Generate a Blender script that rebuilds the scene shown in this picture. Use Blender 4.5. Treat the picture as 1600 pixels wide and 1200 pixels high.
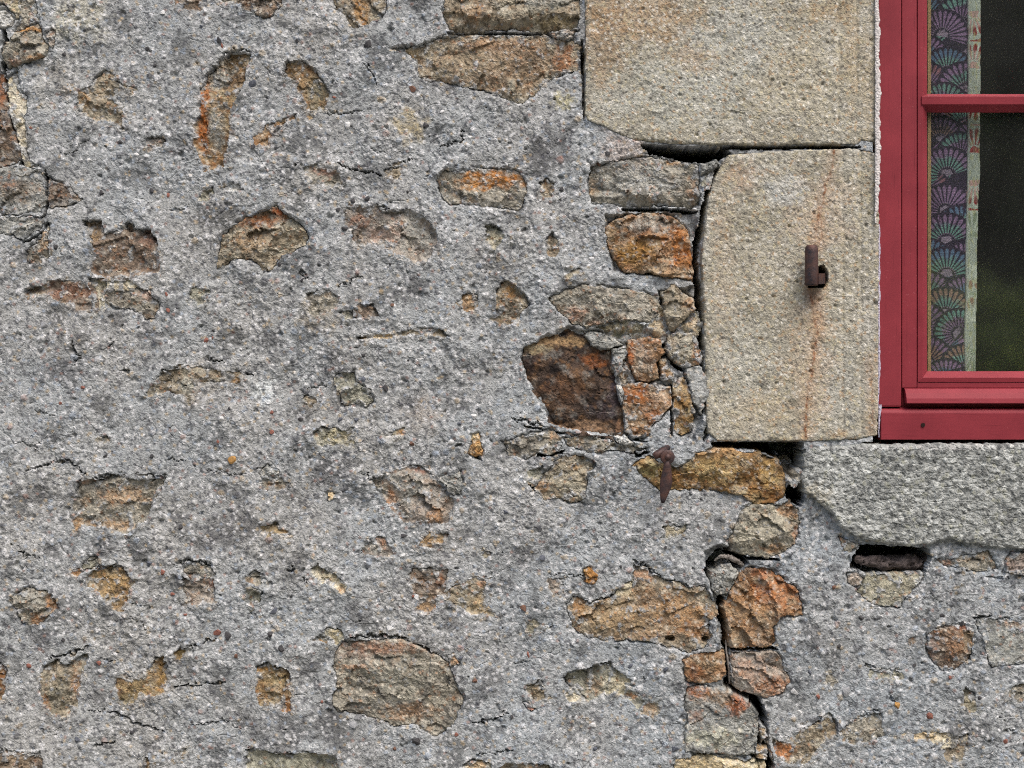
import bpy, bmesh, math, random
import numpy as np
from mathutils import Vector

for o in list(bpy.data.objects): bpy.data.objects.remove(o, do_unlink=True)
SC = bpy.context.scene
COL = SC.collection
rad = math.radians
S = 0.0015            # metres per photograph pixel on the wall plane
ZC = 1.5              # height of the picture's centre above the ground
D = 3.6               # camera distance from the wall

# ------------------------------------------------------------------ camera
cam = bpy.data.cameras.new('camera')
cam.sensor_width = 36.0
cam.lens = 36.0 * D / (1600 * S)
cam.clip_start = 0.05; cam.clip_end = 400
camo = bpy.data.objects.new('camera', cam); COL.objects.link(camo)
camo.location = (0, -D, ZC); camo.rotation_euler = (rad(90), 0, 0)
SC.camera = camo

# ------------------------------------------------------------------ world, sun, exposure
SUN_EL, SUN_AZ = 58.0, 28.0      # elevation; azimuth to the right of straight behind the camera
W = bpy.data.worlds.new('World'); SC.world = W; W.use_nodes = True
wn = W.node_tree.nodes; wl = W.node_tree.links
bgn = wn['Background']; bgn.inputs['Strength'].default_value = 0.15
sky = wn.new('ShaderNodeTexSky'); sky.sky_type = 'NISHITA'; sky.sun_disc = False
sky.sun_elevation = rad(SUN_EL); sky.sun_rotation = rad(180 - SUN_AZ)
sky.air_density = 1.0; sky.dust_density = 4.0; sky.ozone_density = 1.0
wl.new(sky.outputs['Color'], bgn.inputs['Color'])
sun = bpy.data.lights.new('sun', 'SUN'); sun.energy = 1.5; sun.angle = rad(32); sun.color = (1.0, 0.965, 0.92)
suno = bpy.data.objects.new('sun', sun); COL.objects.link(suno)
az, el = rad(SUN_AZ), rad(SUN_EL)
sdir = Vector((math.sin(az) * math.cos(el), -math.cos(az) * math.cos(el), math.sin(el)))
suno.rotation_euler = sdir.to_track_quat('Z', 'Y').to_euler(); suno.location = sdir * 20
vs = SC.view_settings
vs.view_transform = 'Standard'; vs.look = 'None'; vs.gamma = 1.0; vs.use_curve_mapping = False
vs.exposure = 0.70
SC.cycles.use_denoising = False
SC.cycles.filter_width = 1.1
SC.cycles.max_bounces = 8; SC.cycles.diffuse_bounces = 3

# ------------------------------------------------------------------ numpy noise
F = np.float32
def _tab(seed):
    r = np.random.RandomState(seed)
    a = r.rand(256, 256) * 2 * np.pi
    return np.cos(a).astype(F), np.sin(a).astype(F)
_T = {}
def gn(x, y, seed=0):
    if seed not in _T: _T[seed] = _tab(seed + 11)
    cx, sx = _T[seed]
    x = np.asarray(x, F); y = np.asarray(y, F)
    xi = np.floor(x); yi = np.floor(y)
    fx = x - xi; fy = y - yi
    xi = xi.astype(np.int32); yi = yi.astype(np.int32)
    x0 = xi & 255; x1 = (xi + 1) & 255; y0 = yi & 255; y1 = (yi + 1) & 255
    u = fx * fx * fx * (fx * (fx * 6 - 15) + 10); v = fy * fy * fy * (fy * (fy * 6 - 15) + 10)
    a = cx[y0, x0] * fx + sx[y0, x0] * fy
    b = cx[y0, x1] * (fx - 1) + sx[y0, x1] * fy
    c = cx[y1, x0] * fx + sx[y1, x0] * (fy - 1)
    d = cx[y1, x1] * (fx - 1) + sx[y1, x1] * (fy - 1)
    return ((a + (b - a) * u) * (1 - v) + (c + (d - c) * u) * v) * F(1.5)
def fbm(x, y, scale, octv=3, seed=0, gain=0.5):
    t = 0; amp = 1.0; s = scale
    for k in range(octv):
        t = t + F(amp) * gn(x / F(s) + 7.3 * k, y / F(s) - 3.1 * k, seed + k)
        amp *= gain; s *= 0.5
    return t
def worley(x, y, cell, seed):
    """distance to the nearest jittered point (in cells) and two random numbers of that point"""
    r = np.random.RandomState(seed + 77)
    jx = r.rand(256, 256).astype(F); jy = r.rand(256, 256).astype(F)
    r1 = r.rand(256, 256).astype(F); r2 = r.rand(256, 256).astype(F)
    x = np.asarray(x, F) / F(cell); y = np.asarray(y, F) / F(cell)
    xi = np.floor(x).astype(np.int32); yi = np.floor(y).astype(np.int32)
    best = np.full(x.shape, 9.0, F); b1 = np.zeros(x.shape, F); b2 = np.zeros(x.shape, F)
    for dy in (-1, 0, 1):
        for dx in (-1, 0, 1):
            a = (xi + dx) & 255; b = (yi + dy) & 255
            d = (xi + dx + jx[b, a] - x) ** 2 + (yi + dy + jy[b, a] - y) ** 2
            m = d < best
            best = np.where(m, d, best); b1 = np.where(m, r1[b, a], b1); b2 = np.where(m, r2[b, a], b2)
    return np.sqrt(best), b1, b2
def facets(x, y, cell, seed):
    """broken rock: irregular flat faces, each with its own tilt and set-back"""
    r = np.random.RandomState(seed + 301); J = r.rand(6, 64, 64).astype(F)
    xs = x / F(cell); ys = y / F(cell); xi = np.floor(xs).astype(np.int32); yi = np.floor(ys).astype(np.int32)
    best = np.full(x.shape, 9.0, F); out = np.zeros(x.shape, F)
    for dy in (-1, 0, 1):
        for dx in (-1, 0, 1):
            a = (xi + dx) & 63; b = (yi + dy) & 63; ex = xs - (xi + dx + J[0][b, a]); ey = ys - (yi + dy + J[1][b, a])
            d = ex * ex + ey * ey + .35 * J[5][b, a]; m = d < best; best = np.where(m, d, best)
            out = np.where(m, cell * (.34 * (J[2][b, a] - .5) * ex + .55 * (J[3][b, a] - .5) * ey) + 3.4 * (J[4][b, a] - .5), out)
    return out
def sstep(a, b, x):
    t = np.clip((x - a) / (b - a), 0, 1)
    return t * t * (3 - 2 * t)
def lin(c):
    c = np.asarray(c, np.float64) / 255.0
    return np.where(c <= 0.04045, c / 12.92, ((c + 0.055) / 1.055) ** 2.4).astype(F)
def pts(s): return np.array([[float(v) for v in p.split(',')] for p in s.split()], F)
def poly_sd(x, y, P):
    """signed distance to a closed polygon, positive inside"""
    n = len(P); d = np.full(x.shape, 1e9, F); ins = np.zeros(x.shape, bool)
    for i in range(n):
        ax, ay = P[i]; bx, by = P[(i + 1) % n]
        ex, ey = bx - ax, by - ay
        t = np.clip(((x - ax) * ex + (y - ay) * ey) / max(ex * ex + ey * ey, 1e-6), 0, 1)
        d = np.minimum(d, (x - ax - t * ex) ** 2 + (y - ay - t * ey) ** 2)
        if ay != by:
            c = ((ay > y) != (by > y)) & (x < (bx - ax) * (y - ay) / (by - ay) + ax)
            ins ^= c
    d = np.sqrt(d)
    return np.where(ins, d, -d)
def line_d(x, y, P):
    d = np.full(x.shape, 1e9, F); tt = np.zeros(x.shape, F)
    for i in range(len(P) - 1):
        ax, ay = P[i]; bx, by = P[i + 1]; ex, ey = bx - ax, by - ay
        t = np.clip(((x - ax) * ex + (y - ay) * ey) / max(ex * ex + ey * ey, 1e-6), 0, 1)
        q = (x - ax - t * ex) ** 2 + (y - ay - t * ey) ** 2
        m = q < d; d = np.where(m, q, d); tt = np.where(m, (i + t) / (len(P) - 1), tt)
    return np.sqrt(d), tt

# ------------------------------------------------------------------ helpers
def tag(o, label=None, cat=None, group=None, kind=None):
    if label: o['label'] = label
    if cat: o['category'] = cat
    if group: o['group'] = group
    if kind: o['kind'] = kind
    return o
def link(name, me, mat=None, parent=None):
    o = bpy.data.objects.new(name, me); COL.objects.link(o)
    if mat is not None and not me.materials: me.materials.append(mat)
    if parent is not None:
        o.parent = parent
        if parent.type == 'EMPTY' or True: o.matrix_parent_inverse = parent.matrix_world.inverted() if False else o.matrix_parent_inverse
    return o
def empty(name, loc=(0, 0, 0)):
    o = bpy.data.objects.new(name, None); COL.objects.link(o); o.location = loc; o.empty_display_size = 0.1
    return o
def at(px, py, h=0.0):
    """world point seen at a photograph pixel, h pixels proud of the wall plane"""
    k = (D - h * S) / D
    return Vector(((px - 800) * S * k, -h * S, ZC - (py - 600) * S * k))
def raw_mesh(name, co, quads, col=None, smooth=False):
    me = bpy.data.meshes.new(name)
    nv = len(co); nf = len(quads)
    me.vertices.add(nv); me.vertices.foreach_set('co', np.ascontiguousarray(co, F).ravel())
    me.loops.add(nf * 4); me.loops.foreach_set('vertex_index', np.ascontiguousarray(quads, np.int32).ravel())
    me.polygons.add(nf)
    me.polygons.foreach_set('loop_start', np.arange(0, nf * 4, 4, dtype=np.int32))
    me.polygons.foreach_set('loop_total', np.full(nf, 4, np.int32))
    me.update(calc_edges=True)
    if col is not None:
        a = me.color_attributes.new('col', 'FLOAT_COLOR', 'POINT')
        c4 = np.ones((nv, 4), F); c4[:, :3] = col
        a.data.foreach_set('color', c4.ravel())
    me.polygons.foreach_set('use_smooth', np.full(nf, smooth, bool))
    return me
def relief_mesh(name, X, Y, H, cells, col, smooth=False):
    """height field in photograph pixels -> mesh facing the camera side"""
    ny, nx = X.shape
    idx = np.arange(ny * nx, dtype=np.int32).reshape(ny, nx)
    ii, jj = np.nonzero(cells)
    q = np.stack([idx[ii, jj], idx[ii + 1, jj], idx[ii + 1, jj + 1], idx[ii, jj + 1]], 1)
    fl = np.random.RandomState(len(ii) % 9973).rand(len(ii)) < .5; q[fl] = np.roll(q[fl], 1, 1)      # no common diagonal
    used = np.unique(q); rem = np.zeros(ny * nx, np.int32); rem[used] = np.arange(len(used), dtype=np.int32)
    x = X.ravel()[used]; y = Y.ravel()[used]; h = H.ravel()[used]
    co = np.stack([(x - 800) * S, -h * S, ZC - (y - 600) * S], 1)
    return raw_mesh(name, co, rem[q], None if col is None else col.reshape(-1, 3)[used], smooth)

# ------------------------------------------------------------------ materials
def new_mat(name):
    m = bpy.data.materials.new(name); m.use_nodes = True
    nt = m.node_tree; return m, nt, nt.nodes['Principled BSDF']
def N(nt, t, **kw):
    n = nt.nodes.new(t)
    for k, v in kw.items():
        if k in n.inputs: n.inputs[k].default_value = v
        else: setattr(n, k, v)
    return n
def mineral(name, fine, contrast, bump, rough=0.92, spec=0.15):
    """colour from the 'col' attribute, broken up by crystal-size grain and fine relief"""
    m, nt, b = new_mat(name)
    at_ = N(nt, 'ShaderNodeAttribute', attribute_name='col')
    tc = N(nt, 'ShaderNodeTexCoord')
    n1 = N(nt, 'ShaderNodeTexNoise', Scale=fine, Detail=3.0, Roughness=0.65)
    v1 = N(nt, 'ShaderNodeTexVoronoi', Scale=fine * 0.8)
    L = nt.links
    L.new(tc.outputs['Object'], n1.inputs['Vector']); L.new(tc.outputs['Object'], v1.inputs['Vector'])
    mr = N(nt, 'ShaderNodeMapRange'); mr.inputs['From Min'].default_value = 0.3; mr.inputs['From Max'].default_value = 0.7
    mr.inputs['To Min'].default_value = 1 - contrast; mr.inputs['To Max'].default_value = 1 + contrast
    L.new(n1.outputs['Fac'], mr.inputs['Value'])
    sp = N(nt, 'ShaderNodeSeparateColor'); L.new(v1.outputs['Color'], sp.inputs['Color'])
    m2 = N(nt, 'ShaderNodeMapRange'); m2.inputs['To Min'].default_value = 1 - contrast * 0.9; m2.inputs['To Max'].default_value = 1 + contrast * 0.9
    L.new(sp.outputs[0], m2.inputs['Value'])
    mu = N(nt, 'ShaderNodeMath', operation='MULTIPLY'); L.new(mr.outputs[0], mu.inputs[0]); L.new(m2.outputs[0], mu.inputs[1])
    vm = N(nt, 'ShaderNodeVectorMath', operation='SCALE'); L.new(at_.outputs['Color'], vm.inputs[0]); L.new(mu.outputs[0], vm.inputs['Scale'])
    L.new(vm.outputs[0], b.inputs['Base Color'])
    b.inputs['Roughness'].default_value = rough; b.inputs['Specular IOR Level'].default_value = spec
    bp = N(nt, 'ShaderNodeBump', Strength=bump, Distance=0.002); L.new(n1.outputs['Fac'], bp.inputs['Height']); L.new(bp.outputs[0], b.inputs['Normal'])
    return m
M_MORTAR = mineral('lime_mortar', 420, 0.16, 0.5)
M_STONE = mineral('rubble_stone', 380, 0.15, 0.7)
M_GRANITE = mineral('dressed_granite', 430, 0.16, 0.6)

def paint_mat(name, upright):
    m, nt, b = new_mat(name); L = nt.links
    tc = N(nt, 'ShaderNodeTexCoord')
    n1 = N(nt, 'ShaderNodeTexNoise', Scale=7.0, Detail=6.0, Roughness=0.65); L.new(tc.outputs['Object'], n1.inputs['Vector'])
    rp = N(nt, 'ShaderNodeValToRGB'); cr = rp.color_ramp
    cr.elements[0].position = 0.3; cr.elements[0].color = (*lin((118, 40, 48)), 1)
    cr.elements[1].position = 0.7; cr.elements[1].color = (*lin((140, 51, 59)), 1)
    L.new(n1.outputs['Fac'], rp.inputs['Fac'])
    mp2 = N(nt, 'ShaderNodeMapping'); mp2.inputs['Scale'].default_value = (150, 60, 5) if upright else (5, 60, 150); mp2.inputs['Rotation'].default_value = (0, rad(1.2 if upright else -5), 0)
    L.new(tc.outputs['Object'], mp2.inputs['Vector'])
    n3 = N(nt, 'ShaderNodeTexNoise', Scale=1.6, Detail=4.0, Roughness=0.6, Distortion=0.4); L.new(mp2.outputs[0], n3.inputs['Vector'])
    gr = N(nt, 'ShaderNodeMapRange'); gr.inputs['From Min'].default_value = .60; gr.inputs['From Max'].default_value = .72; gr.inputs['To Min'].default_value = 0; gr.inputs['To Max'].default_value = .6
    L.new(n3.outputs['Fac'], gr.inputs['Value'])
    mxg = N(nt, 'ShaderNodeMix', data_type='RGBA'); L.new(gr.outputs[0], mxg.inputs[0]); L.new(rp.outputs['Color'], mxg.inputs[6]); mxg.inputs[7].default_value = (*lin((92, 26, 34)), 1)
    n4 = N(nt, 'ShaderNodeTexNoise', Scale=230.0, Detail=2.0); L.new(tc.outputs['Object'], n4.inputs['Vector'])
    ds = N(nt, 'ShaderNodeMapRange'); ds.inputs['From Min'].default_value = .69; ds.inputs['From Max'].default_value = .78; ds.inputs['To Min'].default_value = 0; ds.inputs['To Max'].default_value = .45
    L.new(n4.outputs['Fac'], ds.inputs['Value'])
    mxd = N(nt, 'ShaderNodeMix', data_type='RGBA'); L.new(ds.outputs[0], mxd.inputs[0]); L.new(mxg.outputs[2], mxd.inputs[6]); mxd.inputs[7].default_value = (*lin((176, 110, 112)), 1)   # flecks and dust
    L.new(mxd.outputs[2], b.inputs['Base Color'])
    b.inputs['Roughness'].default_value = 0.6; b.inputs['Specular IOR Level'].default_value = 0.2
    bp = N(nt, 'ShaderNodeBump', Strength=0.22, Distance=0.001); L.new(n3.outputs['Fac'], bp.inputs['Height']); L.new(bp.outputs[0], b.inputs['Normal'])
    return m
M_RED_V = paint_mat('red_window_paint_upright_grain', True)
M_RED = paint_mat('red_window_paint', False)
def simple(name, c1, c2, scale, rough=0.8, bump=0.3, metal=0.0, spec=0.3, dist=0.002):
    m, nt, b = new_mat(name); L = nt.links
    tc = N(nt, 'ShaderNodeTexCoord')
    n1 = N(nt, 'ShaderNodeTexNoise', Scale=scale, Detail=5.0, Roughness=0.65); L.new(tc.outputs['Object'], n1.inputs['Vector'])
    rp = N(nt, 'ShaderNodeValToRGB'); cr = rp.color_ramp
    cr.elements[0].position = 0.36; cr.elements[0].color = (*lin(c1), 1)
    cr.elements[1].position = 0.66; cr.elements[1].color = (*lin(c2), 1)
    L.new(n1.outputs['Fac'], rp.inputs['Fac']); L.new(rp.outputs['Color'], b.inputs['Base Color'])
    b.inputs['Roughness'].default_value = rough; b.inputs['Metallic'].default_value = metal; b.inputs['Specular IOR Level'].default_value = spec
    n2 = N(nt, 'ShaderNodeTexNoise', Scale=scale * 5, Detail=4.0); L.new(tc.outputs['Object'], n2.inputs['Vector'])
    bp = N(nt, 'ShaderNodeBump', Strength=bump, Distance=dist); L.new(n2.outputs['Fac'], bp.inputs['Height']); L.new(bp.outputs[0], b.inputs['Normal'])
    return m
M_IRON = simple('rusty_iron', (46, 42, 46), (96, 66, 56), 38, 0.6, 0.5, 0.3, 0.4)
M_WOOD = simple('weathered_dark_wood', (54, 47, 45), (118, 106, 102), 80, 0.9, 0.8)
M_TWIG = simple('dry_root', (120, 112, 105), (165, 158, 150), 90, 0.9, 0.6)
M_CAULK = simple('white_joint_plaster', (190, 184, 178), (222, 216, 212), 160, 0.9, 0.9)
M_TAPE = simple('glazing_strip', (150, 122, 84), (176, 148, 106), 60, 0.7, 0.1)
M_PUTTY = simple('grey_lilac_sealant', (160, 155, 172), (190, 184, 196), 90, 0.8, 0.3)
M_ROOM = simple('room_plaster', (120, 114, 104), (134, 128, 118), 6, 0.9, 0.1)
M_BOUNCE_GROUND = simple('gravel_court', (118, 117, 112), (146, 145, 140), 30, 0.95, 0.6)
M_LEAF = simple('leaf', (70, 84, 50), (124, 138, 74), 1.3, 0.6, 0.1)
_nt = M_LEAF.node_tree; _b = _nt.nodes['Principled BSDF']; _o = [q for q in _nt.nodes if q.type == 'OUTPUT_MATERIAL'][0]
_t = N(_nt, 'ShaderNodeBsdfTranslucent'); _m = N(_nt, 'ShaderNodeMixShader', Fac=0.5)      # sunlight glowing through the leaves
_nt.links.new(_b.inputs['Base Color'].links[0].from_socket, _t.inputs['Color'])
_nt.links.new(_b.outputs[0], _m.inputs[1]); _nt.links.new(_t.outputs[0], _m.inputs[2]); _nt.links.new(_m.outputs[0], _o.inputs['Surface'])
m, nt, b = new_mat('window_glass')
for n in list(nt.nodes):
    if n.type == 'BSDF_PRINCIPLED': nt.nodes.remove(n)
out = [n for n in nt.nodes if n.type == 'OUTPUT_MATERIAL'][0]
tr = N(nt, 'ShaderNodeBsdfTransparent'); tr.inputs[0].default_value = (0.95, 0.97, 0.96, 1)
gl = N(nt, 'ShaderNodeBsdfGlossy', Roughness=0.05); mx = N(nt, 'ShaderNodeMixShader')
lw = N(nt, 'ShaderNodeLayerWeight', Blend=0.5)
p5 = N(nt, 'ShaderNodeMath', operation='POWER'); p5.inputs[1].default_value = 5.0
ma = N(nt, 'ShaderNodeMath', operation='MULTIPLY_ADD'); ma.inputs[1].default_value = 0.93; ma.inputs[2].default_value = 0.10
nt.links.new(lw.outputs['Facing'], p5.inputs[0]); nt.links.new(p5.outputs[0], ma.inputs[0]); nt.links.new(ma.outputs[0], mx.inputs[0])
nt.links.new(tr.outputs[0], mx.inputs[1]); nt.links.new(gl.outputs[0], mx.inputs[2]); dn = N(nt, 'ShaderNodeTexNoise', Scale=5.0, Detail=5.0); tcg = N(nt, 'ShaderNodeTexCoord'); nt.links.new(tcg.outputs['Object'], dn.inputs['Vector'])
dr = N(nt, 'ShaderNodeMapRange'); dr.inputs['From Min'].default_value = .3; dr.inputs['From Max'].default_value = .7; dr.inputs['To Min'].default_value = .010; dr.inputs['To Max'].default_value = .022
nt.links.new(dn.outputs['Fac'], dr.inputs['Value']); df = N(nt, 'ShaderNodeBsdfDiffuse'); df.inputs[0].default_value = (.45, .46, .43, 1); mx2 = N(nt, 'ShaderNodeMixShader')      # pale diffuse film imitating a veil of reflected light on the glass
nt.links.new(dr.outputs[0], mx2.inputs[0]); nt.links.new(mx.outputs[0], mx2.inputs[1]); nt.links.new(df.outputs[0], mx2.inputs[2]); nt.links.new(mx2.outputs[0], out.inputs[0])
M_GLASS = m

# ------------------------------------------------------------------ the wall: lattice
def axis(lo, a, b, hi, fine):
    mid = np.arange(a, b + fine, fine)
    def grow(n0, lim, sgn):
        v = []; s = fine; p = n0
        while (p - lim) * sgn < 0:
            s = min(s * 1.08, 5.5 if abs(p - n0) < 520 else 24.0); p = p + s * sgn; v.append(p)
        return v
    return np.array(grow(mid[0], lo, -1)[::-1] + list(mid) + grow(mid[-1], hi, 1), F)
FINE = 1.79
AX = axis(-900, -24, 1624, 3000, FINE)
AY = axis(-800, -24, 1224, 1598, FINE)
X, Y = np.meshgrid(AX, AY)
RNG = np.random.RandomState(5)
print('lattice', X.shape)

# mortar relief
TR = .5 + .7 * sstep(-.35, .35, fbm(X, Y, 170, 3, 130))          # trowelled smooth here, crumbled there
H = 4.5 * fbm(X, Y, 260, 3, 1) + 1.9 * fbm(X, Y, 70, 3, 5)
t = fbm(X + 6 * gn(X / 17, Y / 17, 60), Y + 6 * gn(X / 17, Y / 17, 61), 58, 4, 9)        # broken, layered skin of the render coat
for lv, am in ((-0.42, 1.5), (-0.12, 1.1), (0.16, 1.1), (0.42, 1.6)):
    H = H + am * .75 * TR * sstep(lv, lv + 0.045, t)
H = H + .95 * TR * fbm(X, Y, 13, 3, 14)
gd, g1, g2 = worley(X, Y, 5.2, 3)
H = H + np.where(g1 < 0.55, 0.75 * TR * np.clip(1 - gd * 1.7, 0, 1) * (0.4 + g2), 0)
kd, k1, k2 = worley(X + 2 * gn(X / 7, Y / 7, 62), Y, 15, 4)
H = H + np.where(k1 < 0.30, 1.7 * np.sqrt(np.clip(1 - (kd / (0.2 + 0.22 * k2)) ** 2, 0, 1)), 0)
pd, p1, p2 = worley(X + 3 * gn(X / 8, Y / 8, 63), Y + 3 * gn(X / 8, Y / 8, 64), 30, 6)
H = H - np.where(p1 < 0.2, 4.5 * sstep(0.17, 0.05, pd / (0.5 + p2)), 0)
H = H + 0.27 * RNG.randn(*H.shape).astype(F)
# mortar colour: grey lime with sand, gravel, lichen
C = np.empty(X.shape + (3,), F); C[:] = lin((151, 153, 152))
lf = fbm(X, Y, 300, 3, 20)[..., None]
C *= 1 + 0.06 * lf + 0.10 * fbm(X, Y, 45, 3, 24)[..., None]
C *= 1 + np.array([0.022, 0.0, -0.022], F) * np.clip(fbm(X, Y, 150, 3, 28)[..., None] * 2.0, -1, 1)
cool = sstep(500, 1500, X + 0.5 * (Y - 600))[..., None]
C *= 1 + np.array([-0.02, 0.0, 0.025], F) * cool
C *= 1 + np.array([0.012, 0.0, -0.012], F) * (1 - cool)
st = fbm(X, Y, 62, 4, 33)
C *= (1 - 0.46 * sstep(0.28, 0.70, st + 0.3 * gn(X / 6, Y / 6, 37)))[..., None]           # grey lichen crust
ld, l1, l2 = worley(X + 5 * gn(X / 9, Y / 9, 140) + 3 * gn(X / 4, Y / 4, 142), Y + 5 * gn(X / 9, Y / 9, 141), 34, 44)
C *= (1 - 0.40 * np.where(l1 < .22, sstep(.12 + .22 * l2, .04 + .08 * l2, ld) * (.5 + .5 * l2), 0))[..., None]        # small dark lichen spots
C *= (1 + 0.12 * sstep(0.3, 0.7, fbm(X, Y, 36, 3, 39)))[..., None]
def blot(x, y, r, colr, k):
    j0, j1 = np.searchsorted(AX, (x - 2 * r, x + 2 * r)); i0, i1 = np.searchsorted(AY, (y - 2 * r, y + 2 * r))
    sl = (slice(i0, i1), slice(j0, j1)); xx, yy = X[sl], Y[sl]
    d = np.sqrt((xx - x) ** 2 + (yy - y) ** 2) / r + 0.55 * fbm(xx, yy, r * 0.6, 3, int(x) % 31)
    w = (k * sstep(1.1, 0.35, d) * (0.6 + 0.8 * (gn(xx / 3, yy / 3, 41) + 0.4)).clip(0.1, 1))[..., None]
    C[sl] = C[sl] * (1 - w) + lin(colr) * w
for x, y, r in ((100, 580, 30), (280, 185, 22), (285, 225, 22), (80, 857, 18), (30, 955, 20), (65, 1000, 24), (350, 832, 34), (388, 818, 28), (320, 848, 20),
                (155, 1090, 16), (300, 1045, 16), (380, 1125, 18), (235, 1170, 15), (485, 1045, 18), (440, 1140, 42), (505, 1130, 28), (765, 1065, 24), (705, 970, 20),
                (788, 915, 16), (650, 450, 22), (475, 643, 18), (505, 740, 28), (425, 535, 24), (160, 850, 24), (640, 630, 24), (850, 240, 40), (690, 120, 30),
                (180, 500, 18), (520, 565, 26), (820, 870, 22), (860, 600, 18), (560, 960, 24), (230, 520, 22), (540, 730, 22), (1270, 990, 24), (1500, 1150, 26)):
    blot(x, y, r * 1.1, (80, 79, 79), 0.72)
blot(415, 607, 27, (204, 208, 206), .85); blot(640, 195, 30, (172, 152, 100), 0.5); blot(880, 158, 18, (170, 158, 90), 0.5)
blot(665, 650, 34, (182, 165, 146), 0.3); blot(90, 120, 60, (176, 168, 154), 0.3); blot(960, 290, 30, (175, 165, 152), 0.4)
blot(120, 30, 50, (176, 170, 148), 0.6); blot(970, 235, 40, (188, 172, 160), 0.6); blot(500, 490, 34, (168, 155, 132), 0.5); blot(300, 600, 40, (165, 155, 140), 0.5)
# sand and gravel colours
def gravel(u, mask):
    global C
    for lo, hi, c, k in ((0.0, 0.14, (78, 78, 82), .68), (0.14, 0.28, (210, 209, 208), .55), (0.28, 0.295, (146, 108, 94), .5), (0.295, 0.335, (140, 150, 162), .6), (0.335, 0.37, (170, 148, 112), .5)):
        w = (((u >= lo) & (u < hi)) * mask * k)[..., None]
        C = C * (1 - w) + lin(c) * w
gravel(g2 if False else (g1 * 7.31) % 1.0, sstep(0.62, 0.4, gd))
gravel(.05 + .95 * ((k1 * 13.7) % 1.0), np.where(k1 < 0.30, .8 * sstep(1.05, 0.8, kd / (0.2 + 0.22 * k2)), 0))
C *= np.exp(0.13 * RNG.randn(*X.shape)).astype(F)[..., None]

# ------------------------------------------------------------------ stones traced from the photograph
PAL = {
 'tan':   ((158, 136, 108), (124, 106, 86), (184, 168, 142)),
 'ochre': ((158, 122, 76), (112, 82, 52), (184, 160, 120)),
 'rust':  ((160, 120, 86), (132, 84, 48), (172, 150, 124)),
 'brown': ((136, 112, 90), (98, 82, 70), (158, 138, 114)),
 'dark':  ((78, 60, 48), (50, 43, 41), (112, 82, 56)),
 'grey':  ((152, 150, 142), (112, 112, 108), (182, 180, 172)),
 'gtan':  ((152, 142, 122), (116, 108, 96), (178, 168, 148)),
 'cream': ((206, 190, 154), (182, 160, 120), (222, 212, 184)),
 'pink':  ((164, 142, 126), (130, 114, 104), (186, 168, 154)),
 'pale':  ((192, 188, 180), (160, 156, 148), (214, 212, 206)),
 'olive': ((158, 152, 128), (122, 116, 98), (182, 176, 150)),
 'orange': ((178, 128, 72), (142, 94, 48), (196, 160, 110)),
 'granite': ((161, 155, 137), (138, 131, 111), (178, 174, 160)),
 'sillg': ((145, 147, 142), (104, 106, 103), (170, 172, 166)),
}
RUST, DRK, GRY, PAL_C, OCH, CRM = (158, 88, 38), (58, 48, 48), (168, 168, 162), (208, 204, 196), (176, 122, 52), (212, 200, 168)
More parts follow.
